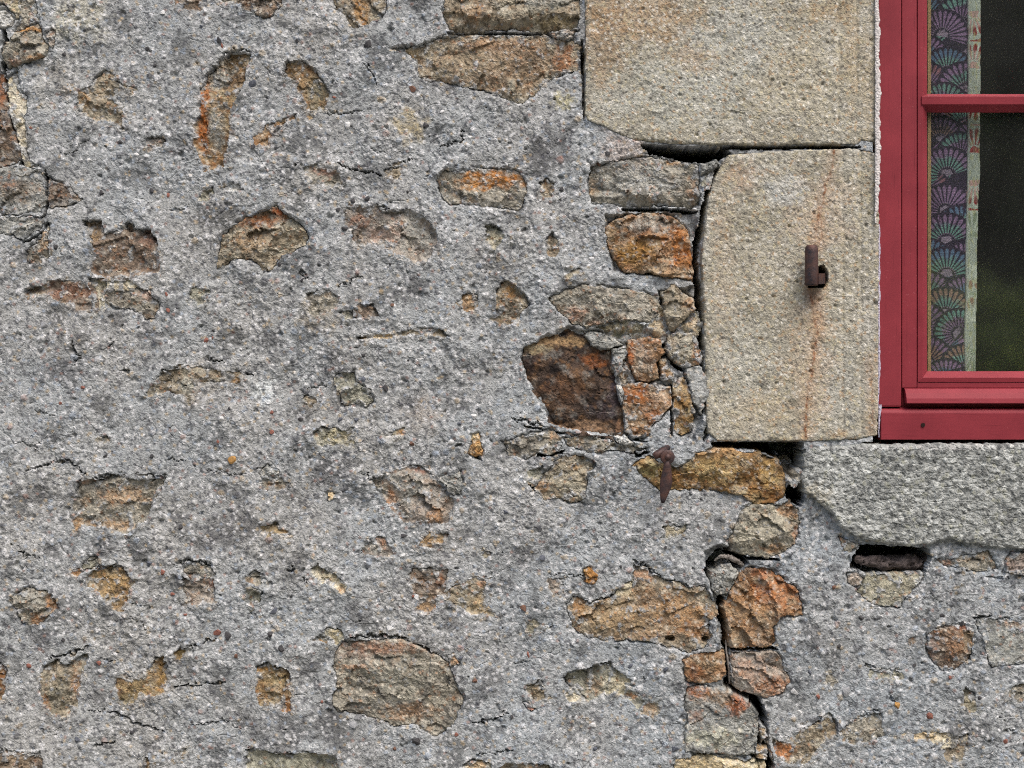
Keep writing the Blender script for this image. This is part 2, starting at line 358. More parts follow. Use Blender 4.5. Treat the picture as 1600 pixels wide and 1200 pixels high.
STONES = [
 # (palette, lift, outline, options)   paint: x, y, rx, ry, colour, strength
 ('tan', 3, '-30,-30 32,-30 35,23 27,29 20,20 10,8 -30,10', dict(paint=[(22, 14, 14, 14, CRM, .6)])),
 ('pale', 5, '-30,14 0,17 13,17 24,32 18,42 0,44 -30,42', {}),
 ('gtan', 2, '35,-6 55,-2 60,35 30,48 22,52 30,33', {}),
 ('gtan', 7, '10,70 20,53 60,37 76,78 72,88 33,100 13,107 3,87', dict(paint=[(38, 46, 30, 5, OCH, .9), (60, 92, 22, 5, OCH, .5), (25, 98, 12, 6, RUST, .4)], facet=1.4)),
 ('pink', 2, '72,53 80,42 88,47 87,67 80,80 75,63', {}),
 ('brown', 0, '-30,90 7,113 10,150 20,197 32,230 37,240 28,253 0,262 -30,262', dict(paint=[(0, 135, 12, 30, RUST, .6)])),
 ('cream', 1, '10,123 27,107 28,140 42,150 40,213 42,233 43,247 60,260 37,263 33,247 28,220 13,167', dict(paint=[(30, 180, 20, 90, (196, 190, 176), .7)], rough=.7)),
 ('grey', 3, '-30,264 33,258 63,268 71,280 71,317 63,332 37,334 -30,335', dict(paint=[(30, 300, 40, 20, (140, 122, 100), .6), (15, 290, 12, 8, RUST, .3)])),
 ('brown', 1, '74,279 110,290 129,314 110,320 74,326', dict(paint=[(95, 318, 40, 8, GRY, .6)])),
 ('grey', 2, '-30,338 70,339 62,360 37,377 20,367 -30,366', {}),
 ('gtan', 0, '62,372 74,350 78,400 60,415 45,410 40,392', dict(paint=[(68, 375, 8, 16, OCH, .4)])),
 ('tan', -4, '163,109 175,115 182,128 212,137 207,143 170,153 177,160 193,173 190,200 180,192 150,187 133,178 118,172 122,143 143,133 147,120', dict(ang=20, paint=[(130, 150, 12, 16, OCH, .5)])),
 ('pink', -3, '230,215 253,213 259,218 255,230 243,233 233,238 228,230', {}),
 ('ochre', -5, '357,80 393,85 388,100 377,140 367,153 363,170 357,182 362,200 355,227 350,263 320,268 312,240 303,227 303,200 310,180 312,143 322,117 343,97',
   dict(ang=75, facet=1.5, paint=[(316, 170, 12, 55, RUST, .9), (345, 115, 22, 26, GRY, .7), (338, 200, 14, 40, GRY, .75), (318, 225, 10, 26, RUST, .6), (338, 250, 18, 14, (140, 104, 72), .8)])),
 ('pale', -2, '350,291 373,288 380,298 362,301', {}),
 ('olive', -3, '311,311 318,298 333,292 334,302 322,314', {}),
 ('orange', -2, '97,142 101,138 105,145 102,153', {}),
 ('brown', -5, '130,345 160,343 163,365 185,362 200,346 217,358 235,358 245,378 250,400 248,425 228,430 205,432 165,432 142,425 148,400 143,375', dict(ang=20, paint=[(235, 370, 14, 22, (150, 110, 90), .6), (145, 365, 14, 20, (150, 122, 80), .6)])),
 ('brown', -4, '77,437 127,439 138,447 147,467 147,488 127,488 110,475 93,472 73,460 43,467 37,457 50,447 73,445', dict(ang=35, paint=[(110, 455, 40, 14, (138, 92, 72), .6), (55, 462, 20, 6, CRM, .5)])),
 ('cream', -10, '137,434 167,433 167,447 163,480 150,490 145,467', dict(rough=.6)),
 ('cream', -5, '169,432 187,431 210,435 208,445 170,446', dict(rough=.6)),
 ('gtan', 1, '167,450 187,447 213,450 233,455 247,472 248,483 240,498 227,497 207,483 182,482 167,472 163,463', dict(ang=25, paint=[(190, 465, 20, 12, DRK, .35), (232, 462, 18, 10, (160, 108, 90), .5)])),
 ('olive', -3, '297,450 330,452 320,470 313,478 293,467', {}),
 ('tan', -5, '253,583 283,575 313,573 350,583 377,590 373,600 350,597 310,597 298,617 297,633 283,617 260,613 233,620 227,613 240,600', dict(paint=[(370, 594, 12, 6, OCH, .5), (295, 605, 14, 18, GRY, .6)])),
 ('gtan', -2, '148,687 157,681 167,680 177,692 157,697', {}),
 ('gtan', -3, '130,747 150,750 173,743 193,743 213,750 260,746 257,757 245,775 235,795 225,815 203,832 177,830 160,822 140,823 118,830 112,815 113,790 120,765',
   dict(ang=-20, paint=[(190, 775, 40, 16, (176, 142, 104), .6), (175, 820, 40, 10, OCH, .4), (120, 820, 8, 16, OCH, .6), (132, 752, 10, 6, RUST, .5)])),
 ('brown', 1, '370,-30 447,-30 440,10 420,28 400,21 378,14', {}),
 ('tan', 1, '513,-30 608,-30 600,27 582,35 560,43 550,45 540,27 525,13', dict(ang=60, paint=[(565, 15, 14, 24, OCH, .6)])),
 ('brown', -2, '257,-20 316,-20 316,15 300,18 277,10', {}),
 ('gtan', -2, '325,-20 420,-20 400,0 350,6', {}),
 ('ochre', -5, '450,95 477,97 493,107 510,133 516,150 507,170 500,173 483,187 478,180 478,160 465,140 463,130 453,123 441,120 443,103', dict(ang=40, paint=[(495, 145, 18, 24, (122, 116, 100), .9), (478, 105, 20, 8, (150, 112, 78), .6)])),
 ('orange', -4, '397,215 410,200 430,190 463,178 460,185 443,193 430,207 420,223 407,230 398,228', dict(ang=-40, paint=[(425, 205, 12, 20, (120, 84, 52), .6)])),
 ('gtan', -4, '473,262 500,258 528,263 533,277 530,293 510,295 497,290 493,297 480,280', dict(paint=[(510, 268, 26, 8, (164, 116, 96), .6), (482, 280, 6, 18, PAL_C, .6)])),
 ('tan', -3, '600,265 627,260 627,273 617,282 605,276', {}),
 ('gtan', 1, '682,277 693,263 720,268 745,262 790,265 812,268 822,290 820,318 808,330 780,325 757,322 730,320 700,317 688,305', dict(paint=[(768, 281, 52, 15, (172, 112, 46), .95), (735, 290, 18, 12, (166, 118, 60), .6)], facet=.7)),
 ('pink', -3, '537,325 567,325 587,323 600,330 623,333 640,328 657,333 667,343 680,360 685,370 678,393 665,410 648,413 628,400 605,390 585,383 560,390 550,377 547,360 538,342',
   dict(ang=30, paint=[(650, 365, 30, 40, GRY, .6), (560, 345, 20, 10, (178, 120, 92), .5), (600, 365, 30, 14, (186, 150, 134), .5)])),
 ('olive', -4, '757,353 770,350 785,362 787,373 773,392 760,380', dict(paint=[(770, 372, 12, 14, CRM, .5)])),
 ('tan', 5, '340,400 347,368 365,352 385,340 405,330 433,322 443,333 470,350 482,370 475,385 460,393 440,400 425,423 412,425 395,405 375,403 350,415 338,423',
   dict(ang=-25, facet=1.5, paint=[(398, 343, 48, 12, (138, 82, 44), .9), (436, 330, 10, 9, (190, 92, 30), .9), (475, 368, 8, 18, (190, 172, 146), .6), (390, 380, 30, 16, (150, 118, 84), .6)])),
 ('gtan', -3, '478,458 497,453 513,452 533,467 530,477 513,487 493,497 483,483', dict(paint=[(488, 465, 12, 12, DRK, .3)])),
 ('brown', -2, '557,477 583,475 595,495 580,498 567,497 560,487', {}),
 ('olive', -3, '530,487 556,484 560,498 540,502', {}),
 ('ochre', -2, '713,472 723,462 737,455 747,460 745,477 743,490 730,487 715,477', dict(paint=[(730, 472, 16, 16, (182, 146, 110), .7)])),
 ('tan', -3, '775,453 783,442 797,440 808,447 822,462 828,477 815,488 810,505 795,508 778,507 763,498 780,493 776,475', dict(paint=[(797, 458, 12, 12, OCH, .5), (790, 502, 24, 6, (134, 112, 88), .8)], ang=40)),
 ('tan', -5, '553,527 600,522 633,517 667,512 687,513 707,528 677,525 653,522 607,528 557,532', dict(paint=[(590, 526, 40, 6, (196, 164, 116), .7)])),
 ('olive', 2, '520,590 533,582 550,583 557,597 580,610 582,627 572,638 563,630 543,633 533,630 528,613', dict(facet=1.6, paint=[(550, 605, 30, 26, (142, 142, 130), .7)])),
 ('tan', -4, '473,617 480,616 497,628 484,640 473,634', {}),
 ('olive', -2, '488,677 500,667 527,670 555,670 555,693 540,698 527,695 493,698', dict(paint=[(530, 682, 26, 12, (182, 168, 128), .6)])),
 ('cream', -2, '600,683 618,670 632,668 628,680 612,686', dict(paint=[(626, 674, 6, 5, OCH, .9)])),
 ('orange', 4, '735,680 748,677 753,693 755,710 740,715 730,708 737,693', dict(paint=[(740, 682, 10, 8, CRM, .6)])),
 ('pink', -2, '582,752 607,742 630,726 655,726 673,740 690,760 703,775 712,790 705,812 697,818 680,817 655,818 632,817 620,805 605,785 590,770',
   dict(ang=35, paint=[(640, 760, 30, 30, GRY, .6), (612, 785, 8, 26, (152, 100, 52), .7), (680, 806, 16, 14, (176, 124, 74), .7), (592, 765, 10, 14, (190, 180, 160), .6), (655, 732, 14, 8, (178, 116, 92), .5)])),
 ('grey', 3, '683,748 717,737 722,750 720,770 703,770 693,760', dict(facet=1.5)),
 ('grey', 2, '402,738 420,728 436,734 433,746 410,748', {}),
 ('gtan', -2, '405,752 435,744 450,755 440,765 415,766', dict(paint=[(425, 756, 10, 6, OCH, .4)])),
 ('cream', 3, '510,771 520,767 525,777 515,784', dict(paint=[(516, 775, 8, 8, OCH, .4)])),
 # upper right
 ('tan', 8, '695,-40 693,20 700,46 720,51 765,48 800,45 840,50 900,44 906,34 904,-40', dict(facet=1.2, under=(22, 14), paint=[(860, 0, 50, 14, GRY, .6), (870, 35, 40, 12, (150, 132, 96), .7), (740, 20, 30, 20, (166, 130, 98), .5)])),
 ('pink', 2, '858,50 880,47 899,48 895,59 870,60', {}),
 ('tan', 2, '612,75 635,75 660,67 690,60 715,57 790,55 855,55 868,62 895,61 907,72 907,110 880,115 850,130 835,150 815,160 800,160 780,150 755,140 735,138 705,130 670,127 655,122 650,100 643,85',
   dict(ang=25, paint=[(780, 100, 120, 44, (158, 122, 92), .55), (880, 90, 20, 24, (178, 116, 76), .7), (720, 100, 70, 26, (152, 140, 120), .7), (640, 85, 20, 10, (130, 108, 74), .7), (770, 70, 60, 8, (172, 130, 98), .5)])),
 ('gtan', 2, '918,290 923,257 987,247 1017,242 1053,252 1093,258 1093,287 1097,307 1093,321 1077,325 1033,321 1000,323 973,323 947,318 923,318', dict(under=(305, 16), edge=5, paint=[(990, 280, 80, 30, GRY, .8), (1050, 255, 14, 5, OCH, .6), (1085, 300, 12, 16, (156, 112, 78), .6), (925, 290, 10, 20, (178, 150, 116), .6)], facet=.7)),
 ('grey', 5, '1093,260 1120,249 1126,257 1113,267 1094,273', {}),
 ('olive', -4, '1093,275 1108,270 1104,290 1096,292', {}),
 ('rust', 6, '943,355 967,340 1007,333 1033,334 1060,343 1077,360 1080,400 1084,438 1063,434 1033,432 1013,425 1000,428 973,423 955,400 948,380',
   dict(edge=5, ang=-15, facet=1.3, paint=[(1015, 350, 50, 14, GRY, .7), (1062, 385, 22, 40, (172, 104, 44), .8), (990, 395, 40, 24, (164, 126, 68), .7), (1040, 425, 40, 10, (176, 150, 120), .5), (955, 365, 12, 18, (140, 120, 92), .7)])),
 ('gtan', 6, '855,467 883,452 913,447 943,448 983,453 1030,463 1032,477 1020,500 1010,505 980,499 957,500 917,512 893,505 877,490', dict(ang=-8, facet=.8, paint=[(900, 488, 16, 12, (164, 104, 70), .6), (960, 470, 60, 20, (162, 158, 146), .6), (930, 505, 14, 6, RUST, .4)])),
 ('olive', -7, '930,512 957,503 980,500 1010,508 1007,520 985,524 955,521', dict(paint=[(970, 512, 40, 10, (128, 114, 84), .8)])),
 ('tan', 5, '1033,457 1047,450 1055,441 1063,453 1083,470 1087,483 1070,500 1055,517 1043,513 1038,490', dict(facet=1.6, edge=4, paint=[(1076, 475, 10, 12, (176, 120, 66), .6), (1050, 480, 14, 20, (162, 152, 136), .6)])),
 ('cream', -3, '1030,485 1037,500 1040,523 1030,530 1013,520 1013,508 1022,500', dict(paint=[(1028, 510, 14, 20, (176, 150, 116), .7)])),
 ('cream', -1, '1063,510 1083,491 1091,510 1087,517 1068,516', dict(paint=[(1078, 505, 14, 14, (190, 160, 126), .7)])),
 ('tan', 3, '1043,521 1063,518 1087,519 1097,560 1093,570 1070,576 1053,563 1040,547', dict(facet=1.2, paint=[(1088, 560, 8, 16, (180, 112, 56), .7), (1064, 540, 20, 18, GRY, .4)])),
 ('dark', -3, '818,543 837,533 867,525 890,517 910,523 940,547 953,557 957,580 965,613 972,640 973,677 960,680 933,675 893,672 857,660 860,645 850,630 837,607 822,593 820,577 813,563',
   dict(ang=25, rough=.75, facet=.7, paint=[(880, 533, 60, 9, (172, 142, 104), .95), (838, 545, 24, 8, (160, 146, 116), .9), (930, 563, 22, 13, (150, 88, 46), .75), (960, 615, 9, 40, (66, 58, 66), .8), (940, 640, 24, 20, (66, 58, 64), .6), (910, 665, 60, 9, (158, 128, 100), .75), (880, 610, 40, 24, (104, 72, 48), .5), (830, 570, 14, 20, (58, 44, 42), .6), (968, 668, 7, 10, (170, 130, 100), .7)])),
 ('grey', 4, '913,523 923,518 947,523 973,537 957,543 940,547 923,538', dict(paint=[(940, 533, 30, 12, (128, 128, 122), .6)])),
 ('grey', 1, '957,547 977,540 980,550 970,580 963,590 955,567', {}),
 ('rust', 4, '980,531 1013,526 1033,534 1037,550 1028,567 1030,592 1013,596 997,596 980,563', dict(facet=1.2, ang=15, paint=[(984, 560, 6, 26, (164, 84, 38), .8), (1020, 533, 20, 6, (170, 104, 56), .6), (1005, 560, 18, 24, GRY, .4)])),
 ('rust', 3, '974,600 997,598 1013,598 1047,603 1050,633 1033,653 1017,667 1013,682 993,686 977,673 973,643', dict(ang=50, facet=.9, paint=[(990, 615, 20, 14, (150, 84, 40), .8), (1030, 620, 16, 18, (202, 178, 156), .7), (1020, 650, 12, 14, (150, 84, 44), .7), (990, 655, 16, 20, (168, 150, 126), .5)])),
 ('rust', -4, '962,575 975,570 982,600 975,610 968,605', {}),
 ('tan', 0, '1030,560 1040,558 1053,587 1050,600 1033,593', dict(paint=[(1040, 580, 12, 16, (184, 140, 96), .6)])),
 ('pale', 2, '963,605 972,602 976,615 972,632 966,622', {}),
 ('ochre', 1, '1053,601 1067,587 1077,600 1080,627 1087,643 1080,672 1067,681 1055,677 1050,640', dict(ang=70, paint=[(1064, 640, 10, 26, (124, 84, 44), .6), (1068, 600, 10, 14, (180, 152, 116), .7)])),
 ('grey', 6, '1072,577 1090,570 1105,587 1110,620 1100,630 1097,647 1087,633 1078,613', dict(rough=.5, facet=.5, paint=[(1090, 605, 20, 40, (178, 180, 178), .7)])),
 ('gtan', 1, '785,690 830,677 860,667 877,683 875,703 860,712 843,708 820,717 793,712', dict(paint=[(866, 680, 10, 10, (178, 138, 92), .5)])),
 ('gtan', 3, '880,686 910,678 960,688 1010,702 990,708 960,704 928,708 890,698', dict(paint=[(900, 690, 20, 10, (176, 150, 116), .5)])),
 ('tan', 3, '843,753 853,737 877,711 913,711 933,727 917,747 917,780 893,785 867,777 850,782 833,763', dict(facet=1.1, ang=-30, paint=[(900, 730, 10, 5, OCH, .8), (850, 760, 14, 8, (174, 120, 70), .6), (880, 750, 26, 24, (166, 158, 140), .6)])),
 ('olive', -2, '822,738 848,728 852,738 836,752 825,748', {}),
 ('pale', 7, '962,684 975,681 992,693 985,697 968,693', {}),
 ('ochre', 7, '987,727 1013,710 1053,730 1067,727 1087,710 1120,700 1150,702 1167,707 1180,703 1200,713 1217,717 1230,750 1227,777 1210,787 1177,788 1160,777 1133,767 1083,765 1033,768 1007,747',
   dict(facet=1.7, edge=5, ang=-20, paint=[(1175, 745, 16, 34, (112, 76, 40), .7), (1110, 735, 40, 20, (168, 144, 100), .7), (1200, 740, 14, 24, (182, 150, 96), .6), (1130, 706, 50, 8, (190, 148, 106), .7), (1020, 735, 24, 14, (150, 140, 98), .7), (1070, 750, 20, 14, (150, 98, 48), .6), (1210, 775, 16, 12, (120, 76, 36), .7)])),
 ('gtan', 6, '1155,800 1170,790 1215,788 1235,783 1247,797 1251,835 1235,858 1220,867 1200,871 1170,869 1143,862 1138,850 1148,825', dict(facet=1.4, edge=5, paint=[(1190, 830, 60, 40, (172, 166, 146), .7), (1244, 835, 6, 18, RUST, .6), (1232, 800, 14, 16, (184, 128, 70), .6), (1215, 858, 20, 8, (176, 132, 84), .6)])),
 ('grey', 6, '1110,893 1143,881 1154,897 1147,917 1133,928 1120,930 1112,917', dict(facet=1.6, edge=4)),
 ('rust', 8, '1128,947 1153,904 1167,887 1200,887 1227,907 1243,913 1258,963 1233,960 1220,963 1207,980 1213,1005 1195,1011 1143,1013 1137,997 1137,973', dict(facet=1.6, edge=4, ang=60, paint=[(1215, 925, 40, 24, (172, 104, 58), .7), (1165, 950, 30, 34, (176, 140, 104), .6), (1190, 895, 20, 8, (186, 108, 66), .6), (1245, 950, 12, 14, (140, 92, 50), .6), (1195, 985, 20, 18, (160, 134, 108), .6)])),
 ('pink', 7, '1143,1021 1167,1017 1213,1017 1227,1043 1236,1067 1220,1083 1200,1091 1177,1085 1147,1073 1142,1040', dict(facet=1.4, edge=4, ang=30, paint=[(1210, 1070, 34, 20, (164, 106, 66), .7), (1170, 1045, 26, 20, (180, 142, 118), .6), (1158, 1070, 12, 8, GRY, .5)])),
 ('tan', 3, '885,943 897,932 923,942 957,932 967,923 987,917 990,883 1007,885 1020,898 1077,918 1100,915 1120,943 1125,963 1107,970 1113,997 1100,1013 1080,1021 1033,1008 1007,1000 943,1000 910,992 893,980 887,960',
   dict(ang=20, facet=.9, pits=[(1047, 998, 8, 5), (1103, 1000, 6, 5)], paint=[(1010, 960, 110, 44, (164, 122, 84), .55), (960, 960, 60, 26, (158, 136, 106), .8), (940, 945, 30, 10, (130, 120, 106), .5), (1060, 950, 40, 24, (174, 134, 94), .6), (905, 950, 16, 18, (160, 112, 62), .7), (1005, 900, 20, 10, (184, 140, 112), .7), (975, 922, 14, 10, CRM, .6), (1085, 985, 24, 16, (172, 112, 60), .6)])),
 ('rust', 4, '1067,1033 1083,1023 1120,1016 1132,1018 1133,1053 1120,1064 1093,1067 1073,1063', dict(facet=1.2, paint=[(1105, 1035, 20, 14, (136, 122, 100), .7), (1085, 1052, 14, 12, (136, 76, 40), .6)])),
 ('grey', 7, '1073,1074 1100,1070 1127,1073 1153,1087 1170,1093 1187,1117 1183,1153 1177,1178 1150,1180 1100,1175 1070,1175 1070,1143 1077,1127 1070,1100',
   dict(facet=1.3, edge=5, paint=[(1090, 1082, 22, 10, (160, 92, 44), .8), (1150, 1100, 16, 18, (178, 94, 34), .8), (1120, 1090, 30, 16, (160, 124, 84), .6), (1115, 1152, 46, 18, (196, 194, 172), .8), (1162, 1152, 16, 12, (110, 112, 112), .5), (1085, 1120, 12, 12, (150, 96, 60), .5)])),
 ('cream', 4, '1055,1189 1100,1179 1163,1192 1180,1186 1195,1192 1197,1240 1050,1240', dict(paint=[(1100, 1195, 60, 14, (196, 174, 134), .7)])),
 ('tan', 2, '1187,1128 1198,1137 1199,1152 1191,1160 1184,1146', {}),
 ('tan', 2, '1180,1165 1198,1170 1200,1188 1184,1184', dict(paint=[(1190, 1176, 14, 14, (184, 146, 100), .6)])),
 ('olive', -6, '882,1057 900,1048 927,1042 950,1038 963,1047 980,1060 997,1087 1010,1093 1030,1097 1032,1113 1023,1125 1007,1117 987,1097 960,1083 947,1087 920,1095 897,1080 883,1067',
   dict(ang=35, facet=1.2, paint=[(970, 1075, 24, 22, CRM, .7), (985, 1087, 10, 5, (184, 124, 76), .7), (930, 1072, 14, 12, (160, 130, 98), .6), (1018, 1108, 16, 14, (182, 150, 118), .7)])),
 ('cream', -5, '882,1085 900,1078 918,1092 905,1097 888,1096', {}),
 ('tan', -3, '820,1077 840,1062 847,1063 853,1087 872,1093 847,1097 833,1097', dict(facet=1.5, paint=[(842, 1082, 14, 14, (132, 114, 88), .6)])),
 ('pink', 0, '817,1097 828,1096 838,1110 830,1113', dict(paint=[(828, 1104, 12, 10, (184, 128, 110), .8)])),
 ('orange', 5, '913,890 922,886 935,898 925,913 914,909', dict(paint=[(924, 900, 12, 14, (168, 118, 62), .7)])),
 ('pink', -2, '857,904 883,903 880,930 867,932 858,920', {}),
 ('olive', -1, '1033,820 1073,819 1070,832 1050,839 1040,833', dict(rough=.4, paint=[(1053, 828, 24, 12, (176, 162, 134), .8)])),
 ('olive', -3, '820,973 837,966 851,980 830,989', dict(paint=[(836, 977, 14, 10, (184, 172, 140), .6)])),
 ('cream', -3, '966,925 975,910 990,905 988,918 970,930', {}),
 ('tan', -3, '843,287 857,277 867,285 862,310 847,307', dict(paint=[(853, 292, 8, 14, (188, 156, 120), .6)])),
 ('tan', -4, '850,377 863,363 877,383 870,402 857,398', {}),
 ('tan', -3, '880,433 905,417 912,422 887,437', {}),
 # lower left
 ('ochre', -2, '133,903 157,887 190,883 203,903 217,908 203,920 200,940 195,957 177,952 167,937 153,923 133,915', dict(ang=45, facet=1.3, paint=[(172, 912, 34, 26, (172, 142, 100), .7), (150, 915, 16, 10, (120, 110, 94), .6)])),
 ('olive', 0, '120,892 140,870 153,870 156,883 133,890', {}),
 ('orange', -3, '108,898 120,893 130,895 118,902', {}),
 ('gtan', 1, '17,937 33,923 50,918 70,923 88,937 91,952 77,960 60,977 40,980 33,967', dict(facet=1.2, ang=-20, paint=[(82, 942, 10, 18, (178, 122, 68), .7), (60, 968, 12, 12, (174, 116, 60), .6), (45, 940, 20, 16, (158, 160, 152), .6)])),
 ('pink', -3, '286,900 293,905 333,902 338,933 333,943 293,945 286,927', dict(ang=30, paint=[(332, 910, 6, 10, (178, 108, 84), .6)])),
 ('gtan', 1, '287,888 303,877 327,883 335,897 333,902 300,908 293,902', {}),
 ('tan', -2, '67,1040 90,1030 100,1040 137,1020 133,1043 123,1073 118,1118 87,1122 67,1103 63,1073', dict(ang=-40, paint=[(85, 1085, 26, 26, (140, 134, 118), .6), (120, 1070, 10, 30, (184, 132, 96), .5), (70, 1095, 8, 14, (182, 124, 80), .6)])),
 ('ochre', -4, '180,1057 193,1053 213,1060 233,1047 240,1030 257,1023 262,1050 263,1080 230,1090 197,1105 187,1093 178,1077', dict(ang=-30, paint=[(215, 1075, 26, 14, (172, 150, 112), .7), (200, 1095, 18, 12, (136, 124, 92), .6), (252, 1055, 10, 30, (172, 132, 66), .5)])),
 ('ochre', -5, '271,1020 297,1010 293,1023 277,1031', dict(paint=[(284, 1020, 14, 10, (160, 140, 92), .6)])),
 ('ochre', -5, '-20,1030 5,1037 9,1045 7,1070 2,1092 -20,1096', dict(paint=[(2, 1060, 8, 30, (112, 66, 32), .8)])),
 ('brown', -2, '-30,1172 40,1182 65,1177 67,1240 -30,1240', dict(paint=[(25, 1192, 40, 14, (166, 148, 122), .6)])),
 ('ochre', -3, '224,1183 232,1184 238,1215 226,1215', dict(paint=[(230, 1196, 8, 14, (120, 94, 64), .6)])),
 ('tan', -1, '280,1176 292,1171 296,1182 284,1186', {}),
 ('gtan', -2, '380,905 398,890 414,903 412,918 395,912', {}),
 ('olive', -3, '383,925 395,918 412,922 408,938 394,948 382,940', {}),
 ('ochre', -4, '407,823 430,815 452,828 452,833 430,832 420,838 407,833', dict(paint=[(428, 826, 22, 8, (136, 110, 74), .6)])),
 ('cream', -1, '485,888 497,880 513,893 530,900 543,915 541,928 533,927 517,913 500,910 488,907', dict(facet=2.0, ang=35, paint=[(515, 903, 18, 8, (140, 128, 100), .7), (536, 922, 8, 6, (196, 158, 118), .6)])),
 ('pink', -1, '563,862 573,850 590,838 603,840 617,867 600,869 583,866', dict(paint=[(580, 855, 18, 12, GRY, .6), (598, 850, 8, 10, (178, 128, 98), .5)])),
 ('ochre', -3, '652,853 667,835 703,833 693,847 680,855 663,855', dict(paint=[(676, 846, 24, 8, (176, 142, 104), .6)])),
 ('brown', -3, '637,897 643,887 673,888 700,890 697,917 693,930 682,930 680,953 670,960 650,953 653,940 648,923 640,910', dict(ang=25, facet=1.3, paint=[(675, 896, 34, 9, (112, 108, 98), .7), (668, 945, 18, 14, (190, 158, 118), .7), (690, 910, 10, 14, (124, 84, 60), .5)])),
 ('tan', -2, '693,927 707,915 727,912 740,903 760,908 757,933 760,947 777,963 760,962 737,960 717,947 695,938', dict(ang=20, paint=[(725, 930, 26, 14, (136, 126, 108), .6), (750, 948, 18, 14, (192, 164, 122), .6), (752, 912, 8, 6, (182, 112, 70), .5)])),
 ('gtan', 4, '523,1020 533,1005 553,1001 587,1001 627,998 650,1009 677,1021 697,1031 707,1050 717,1077 723,1083 722,1100 715,1120 707,1133 687,1149 667,1147 647,1133 617,1133 587,1122 557,1117 525,1112 518,1093 527,1063 520,1040',
   dict(ang=15, facet=.8, edge=4, paint=[(600, 1012, 70, 10, (170, 126, 98), .7), (560, 1020, 34, 12, (136, 110, 96), .6), (640, 1112, 44, 14, (172, 134, 100), .6), (620, 1060, 60, 26, (138, 136, 122), .7), (690, 1080, 26, 30, (150, 144, 128), .5), (545, 1075, 20, 24, (158, 150, 134), .5), (555, 1042, 24, 4, (188, 136, 96), .6)])),
 ('olive', -1, '487,1000 507,987 508,980 533,982 537,997 527,1009 517,1007 500,1002', dict(facet=1.3, paint=[(522, 992, 14, 12, (166, 148, 108), .6), (498, 1003, 14, 4, OCH, .6)])),
 ('tan', 1, '697,1027 710,1020 718,1038 703,1042', dict(paint=[(708, 1032, 12, 10, (178, 134, 98), .6)])),
 ('ochre', -4, '403,1040 420,1033 433,1043 447,1043 455,1057 450,1073 458,1110 443,1115 433,1103 407,1102 398,1077', dict(ang=60, facet=1.2, paint=[(430, 1062, 20, 16, (150, 132, 98), .7), (412, 1090, 14, 14, (130, 100, 64), .6), (448, 1100, 8, 14, (172, 110, 58), .6), (410, 1045, 12, 8, (172, 126, 66), .6)])),
 ('olive', -5, '385,1170 433,1177 467,1177 527,1178 530,1240 385,1240', dict(rough=.5, paint=[(450, 1192, 70, 14, (170, 168, 148), .7)])),
 ('cream', -1, '722,1193 743,1185 768,1193 772,1225 725,1225', dict(paint=[(745, 1196, 22, 10, (198, 164, 118), .7)])),
 ('cream', -2, '752,866 762,860 769,864 760,874', {}),
 ('tan', -3, '780,1196 800,1190 850,1194 870,1201 840,1215 785,1215', {}),
 # right, under the window
 ('olive', 1, '1357,897 1440,896 1443,900 1430,917 1417,933 1407,947 1383,947 1353,940 1340,923', dict(rough=.6, facet=.8, paint=[(1390, 915, 60, 30, (170, 164, 142), .8)])),
 ('brown', 2, '1448,992 1467,980 1500,977 1520,980 1522,1007 1517,1030 1493,1047 1470,1048 1457,1033 1448,1013', dict(facet=1.4, ang=60, paint=[(1490, 1005, 16, 24, (168, 130, 98), .7), (1455, 1005, 10, 22, (110, 92, 88), .6), (1513, 1000, 10, 20, (166, 148, 120), .6), (1505, 980, 20, 4, (136, 70, 50), .6)])),
 ('grey', 2, '1527,967 1557,967 1650,975 1650,1030 1550,1042 1543,1030 1537,1003 1530,987', dict(rough=.5, ang=-40, facet=.6, paint=[(1590, 974, 30, 6, (176, 134, 96), .6), (1570, 1005, 40, 26, (160, 162, 154), .7)])),
 ('gtan', 0, '1460,875 1483,873 1530,863 1547,860 1560,890 1527,895 1500,887 1477,885', dict(paint=[(1475, 879, 14, 5, (178, 134, 112), .6), (1540, 868, 12, 8, (194, 176, 148), .6)])),
 ('pink', 3, '1570,877 1580,862 1650,865 1650,905 1570,895', dict(paint=[(1590, 885, 24, 14, (156, 136, 130), .6)])),
 ('tan', -2, '1203,1147 1220,1160 1237,1158 1253,1140 1280,1127 1293,1113 1303,1120 1310,1140 1310,1150 1290,1160 1277,1177 1263,1190 1250,1195 1227,1190 1210,1177', dict(ang=-25, paint=[(1225, 1172, 20, 14, (186, 118, 70), .8), (1280, 1140, 24, 14, (166, 150, 128), .6), (1297, 1120, 8, 6, (194, 164, 110), .7)])),
 ('gtan', -2, '1312,1143 1343,1120 1377,1113 1383,1150 1360,1160 1333,1163 1315,1155', dict(ang=-20)),
 ('cream', -2, '1387,1153 1407,1147 1467,1143 1490,1147 1487,1163 1443,1157 1413,1150', dict(paint=[(1440, 1151, 40, 8, (202, 178, 140), .7)])),
 ('tan', -2, '1470,1167 1493,1153 1513,1147 1513,1170 1500,1197 1477,1187', dict(ang=-40)),
 ('olive', -3, '1507,1072 1523,1083 1525,1112 1508,1115 1506,1095', dict(paint=[(1516, 1100, 10, 14, (158, 142, 108), .6)])),
 ('olive', -3, '1357,1047 1387,1052 1407,1048 1413,1058 1400,1062 1373,1060 1358,1058', {}),
 ('gtan', -2, '1567,1090 1585,1070 1650,1064 1650,1090 1590,1100', {}),
 ('gtan', -2, '1288,1058 1302,1052 1310,1066 1298,1076', {}),
 ('brown', -2, '1421,996 1430,991 1434,1004 1424,1012', {}),
